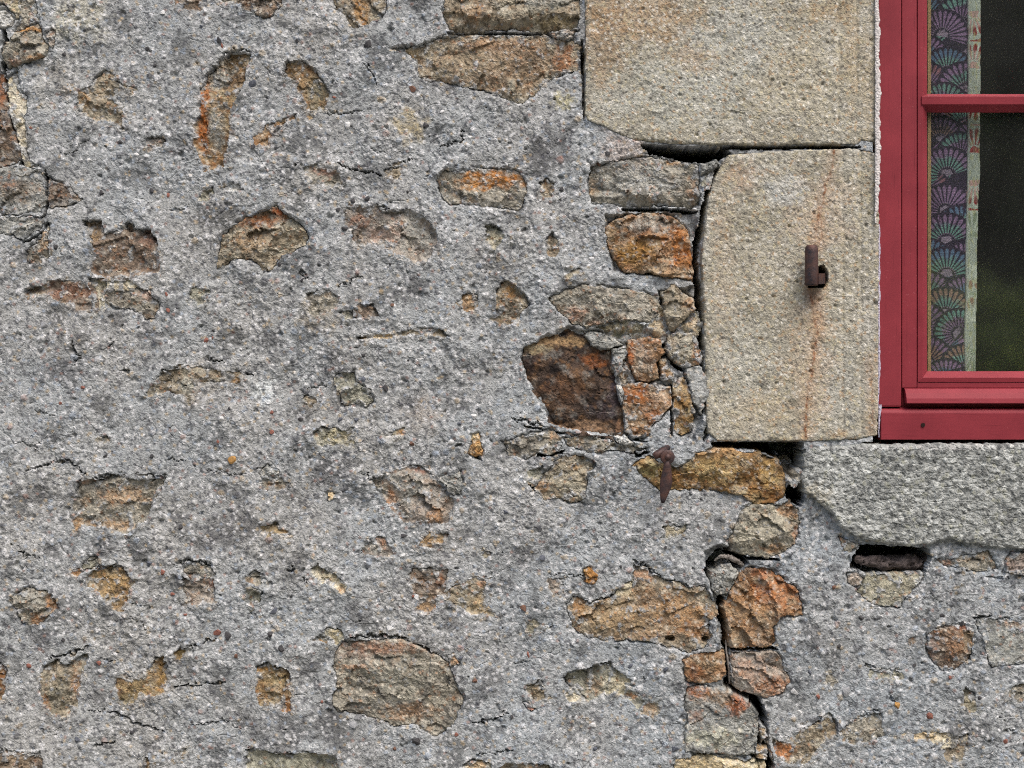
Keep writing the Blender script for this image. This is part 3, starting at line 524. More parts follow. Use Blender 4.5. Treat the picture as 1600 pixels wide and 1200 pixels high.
 ('gtan', -110, '1219,728 1236,722 1246,735 1240,752 1224,748', {}),
 ('gtan', 0, '1312,838 1330,846 1345,852 1330,864 1316,858', {}),
 ('pink', 0, '1322,895 1340,893 1350,905 1338,920 1325,910', dict(paint=[(1335, 905, 16, 14, (196, 178, 164), .7)])),
]
QUOINS = [
 ('granite', 7, '915,-330 914,180 918,190 940,197 960,207 985,218 1010,222 1060,226 1200,227 1280,225 1340,227 1345,219 1372,224 1373,-330', dict(big=1, steps=((1309, 2.5), (1337, 2.0)),
   paint=[(1000, 30, 110, 40, (160, 128, 88), .75), (945, 60, 34, 90, (156, 124, 88), .6), (1150, 60, 90, 70, (172, 174, 166), .6), (1060, 150, 140, 50, (172, 174, 164), .6), (1250, 120, 80, 80, (186, 176, 150), .5), (1330, 60, 14, 130, (168, 148, 116), .6), (1355, 140, 12, 120, (178, 160, 130), .5), (1080, 90, 40, 20, (164, 130, 90), .5), (1290, 20, 40, 20, (170, 138, 92), .5)])),
 ('granite', 6, '1125,260 1140,242 1200,237 1280,234 1338,232 1372,240 1374,345 1373,640 1371,680 1340,687 1240,689 1120,689 1104,675 1101,560 1099,480 1096,400 1101,350 1106,310 1114,285',
   dict(big=1, steps=((1315, 2.5), (1344, 2.0)), streak=1, hole='1276,418 1285,415 1291,424 1292,440 1287,449 1262,449 1262,444 1276,442', paint=[(1160, 275, 30, 26, (176, 144, 118), .5), (1280, 330, 60, 70, (186, 160, 132), .45), (1130, 420, 20, 160, (178, 154, 124), .4), (1225, 300, 34, 26, (182, 184, 180), .7), (1150, 560, 50, 90, (172, 170, 156), .6), (1180, 420, 60, 50, (180, 172, 152), .5), (1310, 600, 40, 70, (178, 178, 170), .5), (1190, 640, 60, 30, (176, 160, 132), .6), (1355, 520, 14, 140, (166, 162, 152), .6), (1265, 560, 40, 120, (188, 160, 128), .45), (1310, 678, 18, 8, (150, 116, 70), .7)])),
 # outside the picture: the rest of the window surround
 ('granite', 6, '1080,-345 1080,-560 2560,-560 2560,-345', dict(big=1)),
 ('granite', 6, '2298,-335 2740,-335 2740,60 2298,60', dict(big=1)),
 ('granite', 6, '2298,70 2560,70 2560,420 2298,420', dict(big=1)),
 ('granite', 6, '2298,430 2700,430 2700,689 2298,689', dict(big=1)),
]
SILL = ('sillg', 14, '1253,720 1257,707 1273,698 1300,697 1347,693 1372,695 1450,694 2420,694 2420,862 1640,862 1600,858 1567,855 1533,852 1483,842 1447,849 1413,852 1367,846 1333,836 1310,822 1297,800 1277,783 1255,768 1250,747',
        dict(big=2, paint=[(1270, 775, 30, 24, (176, 164, 134), .5), (1450, 700, 160, 4, (176, 172, 170), .5)]))

rs = random.Random(17)
# a few more stones of the same wall beyond the picture's edges
def inside_frame(x, y, m): return -m < x < 1600 + m and -m < y < 1200 + m
def in_window(x, y, m): return 1060 - m < x < 2760 + m and -580 - m < y < 870 + m
extra = []
while len(extra) < 70:
    x, y = rs.uniform(-650, 2800), rs.uniform(-760, 1560)
    if inside_frame(x, y, 95) or in_window(x, y, 80): continue
    if any((x - a) ** 2 / 3 + (y - b) ** 2 < 75 ** 2 for a, b in extra): continue
    extra.append((x, y))
    n = rs.randint(7, 11); r = rs.uniform(22, 58); P = []
    for k in range(n):
        a = 2 * math.pi * k / n; q = r * rs.uniform(.7, 1.2); P.append('%.0f,%.0f' % (x + 1.5 * q * math.cos(a), y + q * math.sin(a)))
    STONES.append((rs.choice(['tan', 'gtan', 'brown', 'ochre', 'grey', 'pink', 'rust']), rs.choice([-4, -3, -2, 1, 3]), ' '.join(P), {}))

stone_jobs = []
def carve_stone(spec, seed):
    """shape one stone on the lattice, sink the mortar behind it, keep what its mesh needs"""
    pal, lift, outline, op = spec
    P = pts(outline); big = op.get('big', 0); mg = 7.0 if not big else 6.0
    x0, y0 = P.min(0) - mg - 8; x1, y1 = P.max(0) + mg + 8
    j0, j1 = np.searchsorted(AX, (x0, x1)); i0, i1 = np.searchsorted(AY, (y0, y1))
    sl = (slice(max(i0 - 1, 0), i1 + 1), slice(max(j0 - 1, 0), j1 + 1))
    x, y = X[sl], Y[sl]; sd_ = seed % 23
    wa = 0.9 if big else 2.6
    if big == 2: wa = 1.8
    xw = x + wa * gn(x / 17, y / 17, 70 + sd_) + 0.75 * wa * gn(x / 7.5, y / 7.5, 71 + sd_) + 0.4 * wa * gn(x / 3.6, y / 3.6, 74 + sd_)
    yw = y + wa * gn(x / 17, y / 17, 72 + sd_) + 0.75 * wa * gn(x / 7.5, y / 7.5, 73 + sd_) + 0.4 * wa * gn(x / 3.6, y / 3.6, 75 + sd_)
    sd = poly_sd(xw, yw, P)
    r = np.random.RandomState(seed)
    cx, cy = P.mean(0); size = float(np.sqrt(np.ptp(P[:, 0]) * np.ptp(P[:, 1])))
    rough = op.get('rough', 1.0); an = rad(op.get('ang', r.uniform(-25, 25)))
    u = (x - cx) * math.cos(an) + (y - cy) * math.sin(an); v = -(x - cx) * math.sin(an) + (y - cy) * math.cos(an)
    if big == 0:
        # broken faces: lowest of a few tilted planes, then ledges along the bedding, then crystal roughness
        f = op.get('facet', 1.0); pl = np.full(x.shape, 50.0, F)
        for k in range(6):
            a = r.uniform(0, 2 * math.pi); sl_ = f * r.uniform(.10, .30); off = r.uniform(.05, .28) * size
            pl = np.minimum(pl, -sl_ * (((x - cx) * math.cos(a) + (y - cy) * math.sin(a)) - off))
        pl = np.clip(pl, -9, 4)
        warp = fbm(x, y, 26, 2, 80 + sd_)
        led = fbm(u / 1.8 + 6 * warp, v + 8 * warp, 24, 4, 82 + sd_)
        steps = 0
        for lv in (-.4, -.05, .35): steps = steps + sstep(lv, lv + .05, led)
        fw = 5 * gn(x / 13, y / 13, 66 + sd_) + 2.2 * gn(x / 5, y / 5, 67 + sd_); cs = float(np.clip(size * r.uniform(.22, .36), 11, 34)); ca, sa = r.uniform(.7, 1.0), r.uniform(1.1, 1.7)
        fc = facets((u + fw) * ca, (v - fw) * sa, cs, sd_); fc = fc + .45 * facets(u * sa - fw, v * ca + fw, cs * .42, sd_ + 7)
        kr, ks = r.uniform(.55, 1.1), r.uniform(.3, 1.0)
        hs = (lift if lift >= 0 else .45 * lift) + pl * .75 + rough * (op.get('facet', 1.0) ** .5 * .85 * fc + ks * 1.3 * (steps - 1.5) + 1.2 * fbm(x, y, 30, 2, 86 + sd_) + kr * .9 * fbm(u / 1.5, v, 8, 3, 90 + sd_)) + .26 * r.randn(*x.shape).astype(F) * (.4 + .6 * rough)
        if lift < 0:                                             # mortar feathers out over some edges, stands as a lip over others
            top = sstep(-.2, .6, (cy - y) / max(size, 1) * 1.3 + .9 * gn(x / 30, y / 30, 33 + sd_))
            mloc = H[sl]
            bl = np.exp(-np.clip(sd, 0, 99) / 7.0) * (1 - top); hs = hs * (1 - bl) + (mloc - .6) * bl
            hs = hs - 4.0 * np.exp(-((sd - .4) / 1.3) ** 2) * top * sstep(-.35, .25, gn(x / 16, y / 16, 35 + sd_))
        e = op.get('edge', 2.6) * .8
    elif big == 1:
        # dressed granite with pick marks
        led = fbm(u / 2.2, v, 10, 3, 82 + sd_)
        hs = lift + 1.6 * fbm(x, y, 180, 3, 86 + sd_) + .45 * fbm((x + y) / 1.7, (y - x), 10, 2, 90 + sd_) + .7 * fbm(x, y, 9, 3, 92 + sd_) + .26 * r.randn(*x.shape).astype(F)
        d1, a1, a2 = worley(x, y, 34, sd_); hs = hs - np.where(a1 < .22, 3.5 * sstep(.12, .03, d1), 0)
        d1, a1, a2 = worley(x + 3 * gn(x / 9, y / 9, 3), y, 60, sd_ + 1); hs = hs - np.where(a1 < .6, 1.8 * sstep(.3, .15, d1), 0)
        for sx, dep in op.get('steps', ()):
            xq = x + 2.4 * gn(x / 20, y / 40, 8) + 1.0 * gn(x / 6, y / 9, 7); hs = hs - dep * sstep(sx - 5, sx + 4, xq) - 2.3 * np.exp(-((xq - sx - 1) / 2.8) ** 2) * sstep(-.8, .2, gn(x / 30, y / 45, 12))
        e = 3.0 + 5.0 * sstep(.1, .6, gn(x / 26, y / 26, 9 + sd_))
    else:
        led = fbm(u / 2.0, v, 12, 3, 82 + sd_)
        d1, a1, a2 = worley(x + 2 * gn(x / 6, y / 6, 3), y * 1.25, 6.2, sd_); d2, b1, b2 = worley(x, y + 2 * gn(x / 6, y / 6, 4), 13, sd_ + 2)
        hs = lift + 2.0 * fbm(x, y, 110, 2, 86 + sd_) + 2.0 * (a1 - .5) - 1.3 * sstep(.45, .8, d1) + 1.5 * (b1 - .5) * sstep(.8, .5, d2) + 1.3 * fbm(x / 1.3, y, 18, 3, 90 + sd_) + .35 * r.randn(*x.shape).astype(F)
        e = 6.0
    if 'under' in op:                                                      # lower band broken back to an underside
        uy, dep = op['under']; hs = hs - dep * np.clip((y + 3 * gn(x / 20, y / 20, 5) - uy) / 26.0, 0, 1.3)
    for px_, py_, a_, b_ in op.get('pits', ()):
        q = ((x - px_) / a_) ** 2 + ((y - py_) / b_) ** 2 + .5 * gn(x / 5, y / 5, 6); hs = hs - 14 * sstep(1.2, .5, q)
    if 'hole' in op: hs = hs - 40 * sstep(-1.0, 1.2, poly_sd(x, y, pts(op['hole'])))
    proud = lift >= 0
    if proud:
        k = np.clip((e - sd) / e, 0, 1); hs = hs - e * .9 * (1 - np.sqrt(np.clip(1 - k * k, 0, 1)))
        hs = hs - np.clip(-sd, 0, 99) * (9.0 if not big else 14.0)
    h = H[sl]
    ins = sstep(-.3, 1.1, sd)
    H[sl] = np.where(sd > -.3, np.minimum(h, h * (1 - ins) + (hs - 3.5) * ins), h)
    if proud and not big:
        g = sstep(-4.5, -1.0, sd) * sstep(.05, .35, gn(x / 24, y / 24, 30 + sd_) + .25)
        H[sl] = H[sl] - 4.0 * g
    if not proud:
        lip = np.exp(-((sd + 5) / 4.0) ** 2) * sstep(-.3, .4, gn(x / 18, y / 18, 31 + sd_)); H[sl] = np.where(sd < -.3, H[sl] + 1.5 * lip, H[sl])
    # colour
    c1, c2, c3 = [lin(c) for c in PAL[pal]]
    col = np.empty(x.shape + (3,), F); col[:] = c1
    n1 = fbm(x, y, 34 if not big else 75, 4, 94 + sd_); n2 = fbm(u / 2.2, v, 13, 3, 40 + sd_)
    w = sstep(.05, .55, n1 * .8 + .5 * n2)[..., None] * (.8 if not big else .5); col = col * (1 - w) + c2 * w
    w = sstep(.05, .55, -n1 * .7 + .6 * n2)[..., None] * (.7 if not big else .5); col = col * (1 - w) + c3 * w
    if not big:
        lum = col.mean(2, keepdims=True); col = (lum + (col - lum) * ((.86 if lift >= 0 else .70) if pal in ('rust', 'orange', 'ochre', 'dark', 'cream') else .68)) * np.array([.925, .945, .935], F)
    if big == 0 and pal in ('tan', 'ochre', 'rust', 'brown', 'gtan', 'pink', 'dark'):
        w = (.34 * sstep(.36, .7, fbm(x, y, 18, 4, 46 + sd_)))[..., None]; col = col * (1 - w) + lin((142, 104, 64)) * w
    if big == 0:
        w = (.42 * sstep(.05, .5, fbm(x, y, 21, 4, 64 + sd_)) * np.clip(.7 + gn(x / 3.5, y / 3.5, 57), .1, 1))[..., None]; col = col * (1 - w) + lin((148, 147, 140)) * w
    for X_, Y_, rx, ry, c, s_ in op.get('paint', ()):
        q = np.sqrt(((x - X_) / rx) ** 2 + ((y - Y_) / ry) ** 2) + .55 * fbm(x, y, max(7, .5 * min(rx, ry) + 5), 3, 50 + sd_)
        w = (s_ * sstep(1.25, .45, q) * np.clip(.75 + .6 * gn(x / 4, y / 4, 57), .2, 1))[..., None]; col = col * (1 - w) + lin(c) * w
    if big == 0:
        if pal in ('rust', 'ochre', 'orange', 'tan', 'pink'): col = col * np.array([.965, 1.0, .98], F)
        col = col * (1 - .45 * sstep(.22, .6, fbm(x, y, 11, 3, 25 + sd_)))[..., None]        # dark lichen and iron specks
    smear = np.zeros(x.shape, F)
    if big == 0 and lift < 4 and pal != 'dark':                                              # mortar left smeared over the stone
        q = fbm(x, y, 15, 4, 21 + sd_) + .75 * np.exp(-np.clip(sd, 0, 99) / 6.0) - .12
        smear = sstep(.44, .56, q); w = (.85 * smear)[..., None]; col = col * (1 - w) + C[sl] * w; hs = hs + 1.3 * smear
    # crystals and specks
    g_, a_, b_ = worley(x, y, 4.6 if big != 2 else 7.0, 200 + sd_)
    sp = sstep(.62, .38, g_)
    if big:
        tones = ((0, .12, (92, 86, 80), .65), (.12, .24, (214, 209, 196), .6), (.24, .31, (172, 136, 92), .6), (.31, .43, (186, 174, 136), .55))
        if big == 2: tones = ((0, .22, (74, 76, 76), .6), (.22, .46, (196, 198, 192), .6), (.5, .6, (150, 150, 128), .5))
    else:
        tones = ((0, .10, (70, 62, 56), .5), (.10, .20, (206, 198, 182), .45), (.20, .25, (156, 100, 58), .38), (.26, .31, (140, 144, 148), .5))
    if pal == 'dark': tones = ((0, .12, (44, 38, 38), .6), (.12, .2, (130, 96, 66), .35))
    for lo, hi, c, k_ in tones:
        w = (((a_ >= lo) & (a_ < hi)) * sp * k_)[..., None]; col = col * (1 - w) + lin(c) * w
    if op.get('streak'):
        for L_, wd, k_ in (('1302,236 1298,262 1290,285 1284,312 1276,345 1272,382', 3.0, 1.0), ('1280,340 1284,362 1280,385', 1.6, .5), ('1265,450 1270,485 1276,520 1271,560 1264,600 1259,640 1256,690', 3.4, 1.0),
                           ('1268,455 1280,480 1278,520', 1.5, .4), ('1362,560 1364,690', 2.5, .5)):
            d_, t_ = line_d(x + 3 * gn(x / 14, y / 14, 59) + 1.5 * gn(x / 5, y / 5, 58), y, pts(L_))
            w = (k_ * sstep(wd, wd * .3, d_) * np.clip(.6 + gn(x / 9, y / 9, 55), .15, 1))[..., None]; col = col * (1 - w) + lin((118, 70, 38)) * w
            w = (.2 * sstep(18, 3, d_))[..., None]; col = col * (1 - w) + lin((178, 132, 90)) * w
        d_ = np.sqrt(((x - 1267) / 16) ** 2 + ((y - 462) / 22) ** 2); w = (.5 * sstep(1.2, .3, d_))[..., None]; col = col * (1 - w) + lin((104, 76, 62)) * w
    lum = col.mean(2, keepdims=True); sat = op.get('sat', 1.0 if not big else .86); col = lum + (col - lum) * sat
    col = col * np.exp(.12 * r.randn(*x.shape)).astype(F)[..., None]
    cells = (sd > (-mg if proud else -9.0))
    cells = cells[:-1, :-1] & cells[1:, :-1] & cells[:-1, 1:] & cells[1:, 1:]
    stone_jobs.append((spec, x, y, hs, cells, np.clip(col, .004, .95)))
    return sd, sl

# recessed, poorly filled joints first
def recess(poly, depth, blur=3.0):
    P = pts(poly); sl = (slice(*np.searchsorted(AY, (P[:, 1].min() - 12, P[:, 1].max() + 12))), slice(*np.searchsorted(AX, (P[:, 0].min() - 12, P[:, 0].max() + 12))))
    x, y = X[sl], Y[sl]
    sd = poly_sd(x + 3 * gn(x / 12, y / 12, 3) + 1.3 * gn(x / 5, y / 5, 5), y + 3 * gn(x / 12, y / 12, 4) + 1.3 * gn(x / 5, y / 5, 6), P)
    H[sl] = H[sl] - depth * sstep(-blur * .5, blur, sd) * (1 + .3 * gn(x / 14, y / 14, 8))
recess('945,335 1085,330 1100,400 1100,575 1110,650 1098,650 1085,690 1060,690 1050,640 1015,670 1008,690 965,690 860,662 820,590 815,550 850,525 890,510 905,515 1020,515 1030,470 1030,455 1090,445 1085,435 960,425', 12)
recess('1100,862 1130,850 1160,868 1165,885 1130,945 1140,1010 1142,1070 1190,1090 1200,1130 1205,1210 1180,1210 1175,1185 1130,1070 1125,1010 1118,950 1105,900', 16)
H -= 0.0
NW = len(STONES)
for k, s in enumerate(STONES): carve_stone(s, 100 + k)
for k, s in enumerate(QUOINS): carve_stone(s, 900 + k)
carve_stone(SILL, 950)

# open joints, slots and holes
def slot_poly(poly, depth, wa=2.0):
    P = pts(poly); sl = (slice(*np.searchsorted(AY, (P[:, 1].min() - 10, P[:, 1].max() + 10))), slice(*np.searchsorted(AX, (P[:, 0].min() - 10, P[:, 0].max() + 10))))
    x, y = X[sl], Y[sl]
    sd = poly_sd(x + wa * gn(x / 10, y / 10, 3) + .5 * wa * gn(x / 4, y / 4, 5), y + wa * gn(x / 10, y / 10, 4) + .5 * wa * gn(x / 4, y / 4, 6), P)
    w = sstep(-.8, 1.6, sd); H[sl] = H[sl] * (1 - w) - depth * w
def slot_line(line, width, depth, wa=2.2, vary=.5):
    P = pts(line); m = width + 10
    sl = (slice(*np.searchsorted(AY, (P[:, 1].min() - m, P[:, 1].max() + m))), slice(*np.searchsorted(AX, (P[:, 0].min() - m, P[:, 0].max() + m))))
    x, y = X[sl], Y[sl]
    d, t_ = line_d(x + wa * gn(x / 11, y / 11, 13) + .6 * wa * gn(x / 4, y / 4, 15), y + wa * gn(x / 11, y / 11, 14) + .6 * wa * gn(x / 4, y / 4, 16), P)
    wd = width * .5 * (1 + vary * gn(x / 22, y / 22, 18)) * np.clip(4 * np.minimum(t_, 1 - t_) + .45, 0, 1)
    w = sstep(wd + .9, wd - .9, d); H[sl] = H[sl] - depth * w
slot_poly('1000,226 1060,229 1130,231 1142,240 1122,252 1096,255 1070,253 1050,247 1016,240', 150)
slot_poly('1330,886 1334,868 1345,853 1370,852 1400,854 1450,856 1453,868 1449,882 1443,894 1400,895 1358,896 1344,892', 170, 2.6)
slot_poly('1112,691 1216,691 1216,716 1180,702 1150,700 1116,700', 130)
slot_poly('1214,688 1254,690 1252,720 1248,750 1254,772 1250,792 1238,782 1228,778 1232,750 1218,716', 110); slot_poly('1246,700 1259,704 1256,722 1252,745 1258,772 1250,790 1236,786 1240,750', 100)
slot_line('1128,230 1200,231 1280,229 1342,230', 5, 120, 1.0)
slot_line('1122,262 1110,285 1103,320 1097,345 1089,385 1086,430 1092,460 1094,500 1097,545', 9, 70)
slot_line('909,62 911,112 913,190', 4, 20, 1.0); slot_poly('907,78 914,80 914,112 908,114', 60, 1)
slot_poly('1121,925 1132,934 1139,975 1139,1012 1131,1012 1129,985 1122,955', 90, 3); slot_poly('1135,1062 1150,1074 1180,1086 1193,1103 1199,1126 1194,1132 1184,1113 1168,1097 1146,1088 1133,1074', 90, 3); slot_poly('1187,1158 1201,1166 1208,1200 1202,1218 1194,1195 1186,1180', 90, 3)
slot_poly('1101,890 1112,873 1136,859 1166,870 1169,884 1150,892 1140,882 1116,890 1108,906', 60, 3)
slot_line('1102,890 1112,876 1122,866 1136,862', 7, 60, 4.0, .9); slot_line('1150,884 1160,878 1168,880', 8, 60, 3.5, .8); slot_line('1106,890 1112,905', 5, 30, 3)
slot_line('1124,928 1131,955 1135,985 1137,1012 1137,1070 1150,1080 1172,1090 1188,1108 1191,1140 1188,1165 1204,1180 1208,1215', 7.5, 80, 4.2, 1.1)
slot_line('1143,1015 1180,1014 1213,1013', 3, 50, 2.2); slot_line('1140,868 1170,873 1215,874', 4, 50, 1)
slot_line('3,40 9,60 6,110 12,160 22,215 37,243 30,258', 6, 40); slot_line('72,266 72,300 73,332 62,345', 3, 22); slot_line('74,345 64,365 38,380', 3, 20)
slot_line('700,52 765,51 840,53 905,47', 3.5, 24, .8); slot_line('972,327 1035,327 1090,331', 5, 40, 1.5)
slot_line('925,516 960,526 1010,524 1030,530', 4, 30); slot_line('976,560 978,600 974,640 975,684', 4, 30); slot_line('1050,600 1050,680', 4, 24); slot_line('1036,505 1040,540 1052,570 1070,580', 5, 34)
slot_line('820,666 880,678 960,686 1010,690', 3, 14); slot_line('840,712 872,708 880,705', 4, 24); slot_line('822,745 835,765', 4, 26); slot_line('985,706 1000,712 1012,706', 4, 26)
slot_line('1100,690 1108,655 1110,600', 4, 16)
# cracks in the render coat  (line, width, depth)
for L_, w_, d_ in (
 ('92,242 113,238 123,230 140,218', 1.6, 5), ('570,100 583,117 592,133', 1.8, 6), ('510,177 540,177 570,170', 2, 6), ('567,230 600,238', 1.6, 5), ('610,260 633,252 647,247', 2.2, 8), ('687,232 700,227 720,220 725,203', 2.4, 9),
 ('460,257 477,262 500,258 533,258 557,268 587,270 600,277', 2.6, 9), ('611,75 657,77 673,72 693,55', 2.8, 10), ('543,322 573,325 590,322 623,333 640,330', 3, 10),
 ('110,533 117,547 123,557 115,573', 1.8, 7), ('160,547 183,533', 1.8, 6), ('187,580 203,582', 3, 9), ('250,583 283,573 320,580 353,583 397,587', 2.8, 10), ('323,560 350,568', 2.4, 8), ('260,717 290,723', 2.2, 8),
 ('43,735 83,723 107,720 120,730 133,742', 2.6, 9), ('147,750 167,743 193,742', 2.6, 9), ('213,743 260,745', 2.4, 8), ('115,793 123,760 133,742', 2.6, 9), ('60,690 67,697', 2, 6), ('320,733 383,742', 1.4, 5),
 ('470,423 483,440', 2, 7), ('530,448 563,430', 1.8, 6), ('477,607 513,603', 1.8, 6), ('567,738 582,750 617,737 633,723', 2.2, 8), ('400,735 420,728', 2.2, 8),
 ('32,863 50,870 62,868', 3, 10), ('113,890 147,887 187,882', 2.6, 9), ('273,882 300,877 330,880', 2.4, 9), ('77,1030 110,1022 137,1010', 2.6, 9), ('207,963 233,987', 1.6, 6), ('267,1023 297,1010 333,1000', 2.2, 8),
 ('270,1072 313,1068 353,1067', 2.2, 8), ('140,1112 173,1112 200,1123 213,1132 253,1142', 2.4, 9), ('300,1133 337,1130 353,1127 377,1142', 1.8, 6), ('147,1167 177,1158', 3, 9), ('0,1170 43,1180 63,1177', 2.4, 8), ('153,1027 180,1033', 1.8, 6), ('200,943 240,950', 1.6, 5),
 ('543,995 587,993 627,997 693,1027', 3, 10), ('740,1130 767,1125 797,1113', 2.2, 8), ('563,863 610,870', 2, 7), ('400,893 417,910', 2.4, 8), ('447,893 463,887', 2.8, 9), ('467,900 483,908', 2.6, 8), ('385,1168 437,1177 503,1180', 2.2, 8),
 ('857,897 897,900 910,897', 2, 7), ('987,875 1013,887 1033,903 1083,918', 2.6, 9), ('830,990 870,977', 1.8, 7), ('883,1053 950,1037 1000,1090', 2.6, 9), ('800,1037 827,1033', 1.6, 5), ('927,940 960,930', 2.2, 8),
 ('1350,1037 1387,1048 1410,1048', 2.2, 8), ('1283,1160 1320,1140', 1.8, 6), ('1350,1113 1380,1112', 2, 7), ('1523,965 1553,963', 2.4, 8), ('1567,1143 1587,1140', 2.2, 8), ('1190,820 1198,840', 1, 2),
 ('340,100 350,85 365,78 392,80', 3, 9), ('395,402 420,398', 1.6, 5), ('195,840 210,838', 1.6, 5), ('380,975 397,950', 1.6, 5), ('740,690 742,716', 1.5, 5), ('740,716 752,716', 3, 10), ('707,697 722,695', 3.5, 9),
 ('600,1000 590,980', 1.2, 4), ('60,1140 90,1150', 1.4, 5), ('460,1090 480,1080', 1.5, 5), ('880,560 890,600', 1.0, 2), ('985,140 990,150', 1, 1), ('430,120 410,100', 1.2, 4), ('800,655 830,660 850,665', 2, 8), ('745,1180 770,1176 800,1172', 2, 7),
 ('1230,800 1236,830', 1, 2), ('1540,900 1580,905', 2, 6), ('1450,930 1470,945', 1.4, 4), ('1390,1085 1400,1100', 2, 6), ('1560,1120 1580,1130', 1.6, 5), ('260,330 290,326 300,318', 1.4, 5), ('55,640 80,650 95,645', 1.3, 5), ('30,690 60,705', 1.3, 5)):
    slot_line(L_, w_, d_, 4.6, .9)
# fine wandering crazing over the whole coat
cz = np.abs(fbm(X + 14 * gn(X / 40, Y / 40, 110), Y + 14 * gn(X / 40, Y / 40, 111), 110, 3, 112))
H -= 1.5 * sstep(.026, .004, cz) * sstep(-.05, .3, fbm(X, Y, 120, 2, 116))

# ------------------------------------------------------------------ wall objects
wall = empty('stone_wall', (0, 0, 0))
tag(wall, 'old rubble stone house wall with crumbling grey lime mortar and dressed granite window surround', 'wall', None, 'thing')
keep = np.ones((len(AY) - 1, len(AX) - 1), bool)
xm = (AX[:-1] + AX[1:]) / 2; ym = (AY[:-1] + AY[1:]) / 2
keep &= ~((xm[None] > 1364) & (xm[None] < 2306) & (ym[:, None] > -352) & (ym[:, None] < 702))     # the window opening
keep &= ~((xm[None] > 935) & (xm[None] < 1372) & (ym[:, None] > -320) & (ym[:, None] < 180))
keep &= ~((xm[None] > 1145) & (xm[None] < 1372) & (ym[:, None] > 262) & (ym[:, None] < 668))
keep &= ~((xm[None] > 1345) & (xm[None] < 2400) & (ym[:, None] > 690) & (ym[:, None] < 825))
C = np.clip(C, .01, .93)
mortar = link('mortar', relief_mesh('mortar', X, Y, H, keep, C), M_MORTAR, wall)
mortar['label'] = 'crumbly grey lime mortar skim over the rubble'
for spec, x, y, hs, cells, col in stone_jobs:
    big = spec[3].get('big', 0)
    nm = 'stone' if big == 0 else ('quoin_stone' if big == 1 else 'window_sill')
    if big == 1 and spec[2].startswith('1080,'): nm = 'lintel_stone'
    o = link(nm, relief_mesh(nm, x, y, hs, cells, col), M_STONE if big == 0 else M_GRANITE, wall)
    if spec[0] == 'dark': o['label'] = 'dark brown iron stained stone'
    if big == 2: o['label'] = 'rough grey granite window sill'
# gravel bits standing out of the mortar
def lump(name, seed):
    bm = bmesh.new(); bmesh.ops.create_icosphere(bm, subdivisions=2, radius=1.0); r = random.Random(seed)
    for k in range(16):
        n = Vector((r.gauss(0, 1), r.gauss(0, 1), r.gauss(0, 1))).normalized(); dd = r.uniform(.42, .80)
        for v in bm.verts:
            q = v.co.dot(n)
            if q > dd: v.co -= n * (q - dd)
    me = bpy.data.meshes.new(name); bm.to_mesh(me); bm.free(); return me
GM = {}
for nm, a, b_ in (('black', (46, 45, 47), (86, 84, 84)), ('red', (124, 78, 66), (152, 104, 90)), ('white', (190, 190, 188), (216, 214, 210)), ('grey', (130, 132, 134), (160, 160, 160)), ('brown', (92, 66, 56), (130, 98, 80)), ('ochre', (160, 116, 60), (184, 146, 92)), ('blue', (66, 68, 76), (110, 114, 122))):
    GM[nm] = simple('gravel_' + nm, a, b_, 220, .85, .5)
peb_mesh = {}
def pebble(px, py, r, kind, asp=1.0):
    k = (kind, rs.randint(0, 4)); r = r * 1.12
    if k not in peb_mesh:
        peb_mesh[k] = lump('pebble', k[1] * 7 + len(kind)); peb_mesh[k].materials.append(GM[kind])
    i = min(np.searchsorted(AY, py), len(AY) - 1); j = min(np.searchsorted(AX, px), len(AX) - 1)
    h = float(H[max(i - 2, 0):i + 3, max(j - 2, 0):j + 3].mean())
    o = bpy.data.objects.new('pebble', peb_mesh[k]); COL.objects.link(o); o.parent = mortar
    o.location = ((px - 800) * S, -(h - .02 * r) * S, ZC - (py - 600) * S)
    o.rotation_euler = (rs.uniform(-.4, .4), rs.uniform(0, 6.28), rs.uniform(-.4, .4)); o.scale = (r * S * asp * 1.15, r * S * .75, r * S * rs.uniform(.8, 1.2))
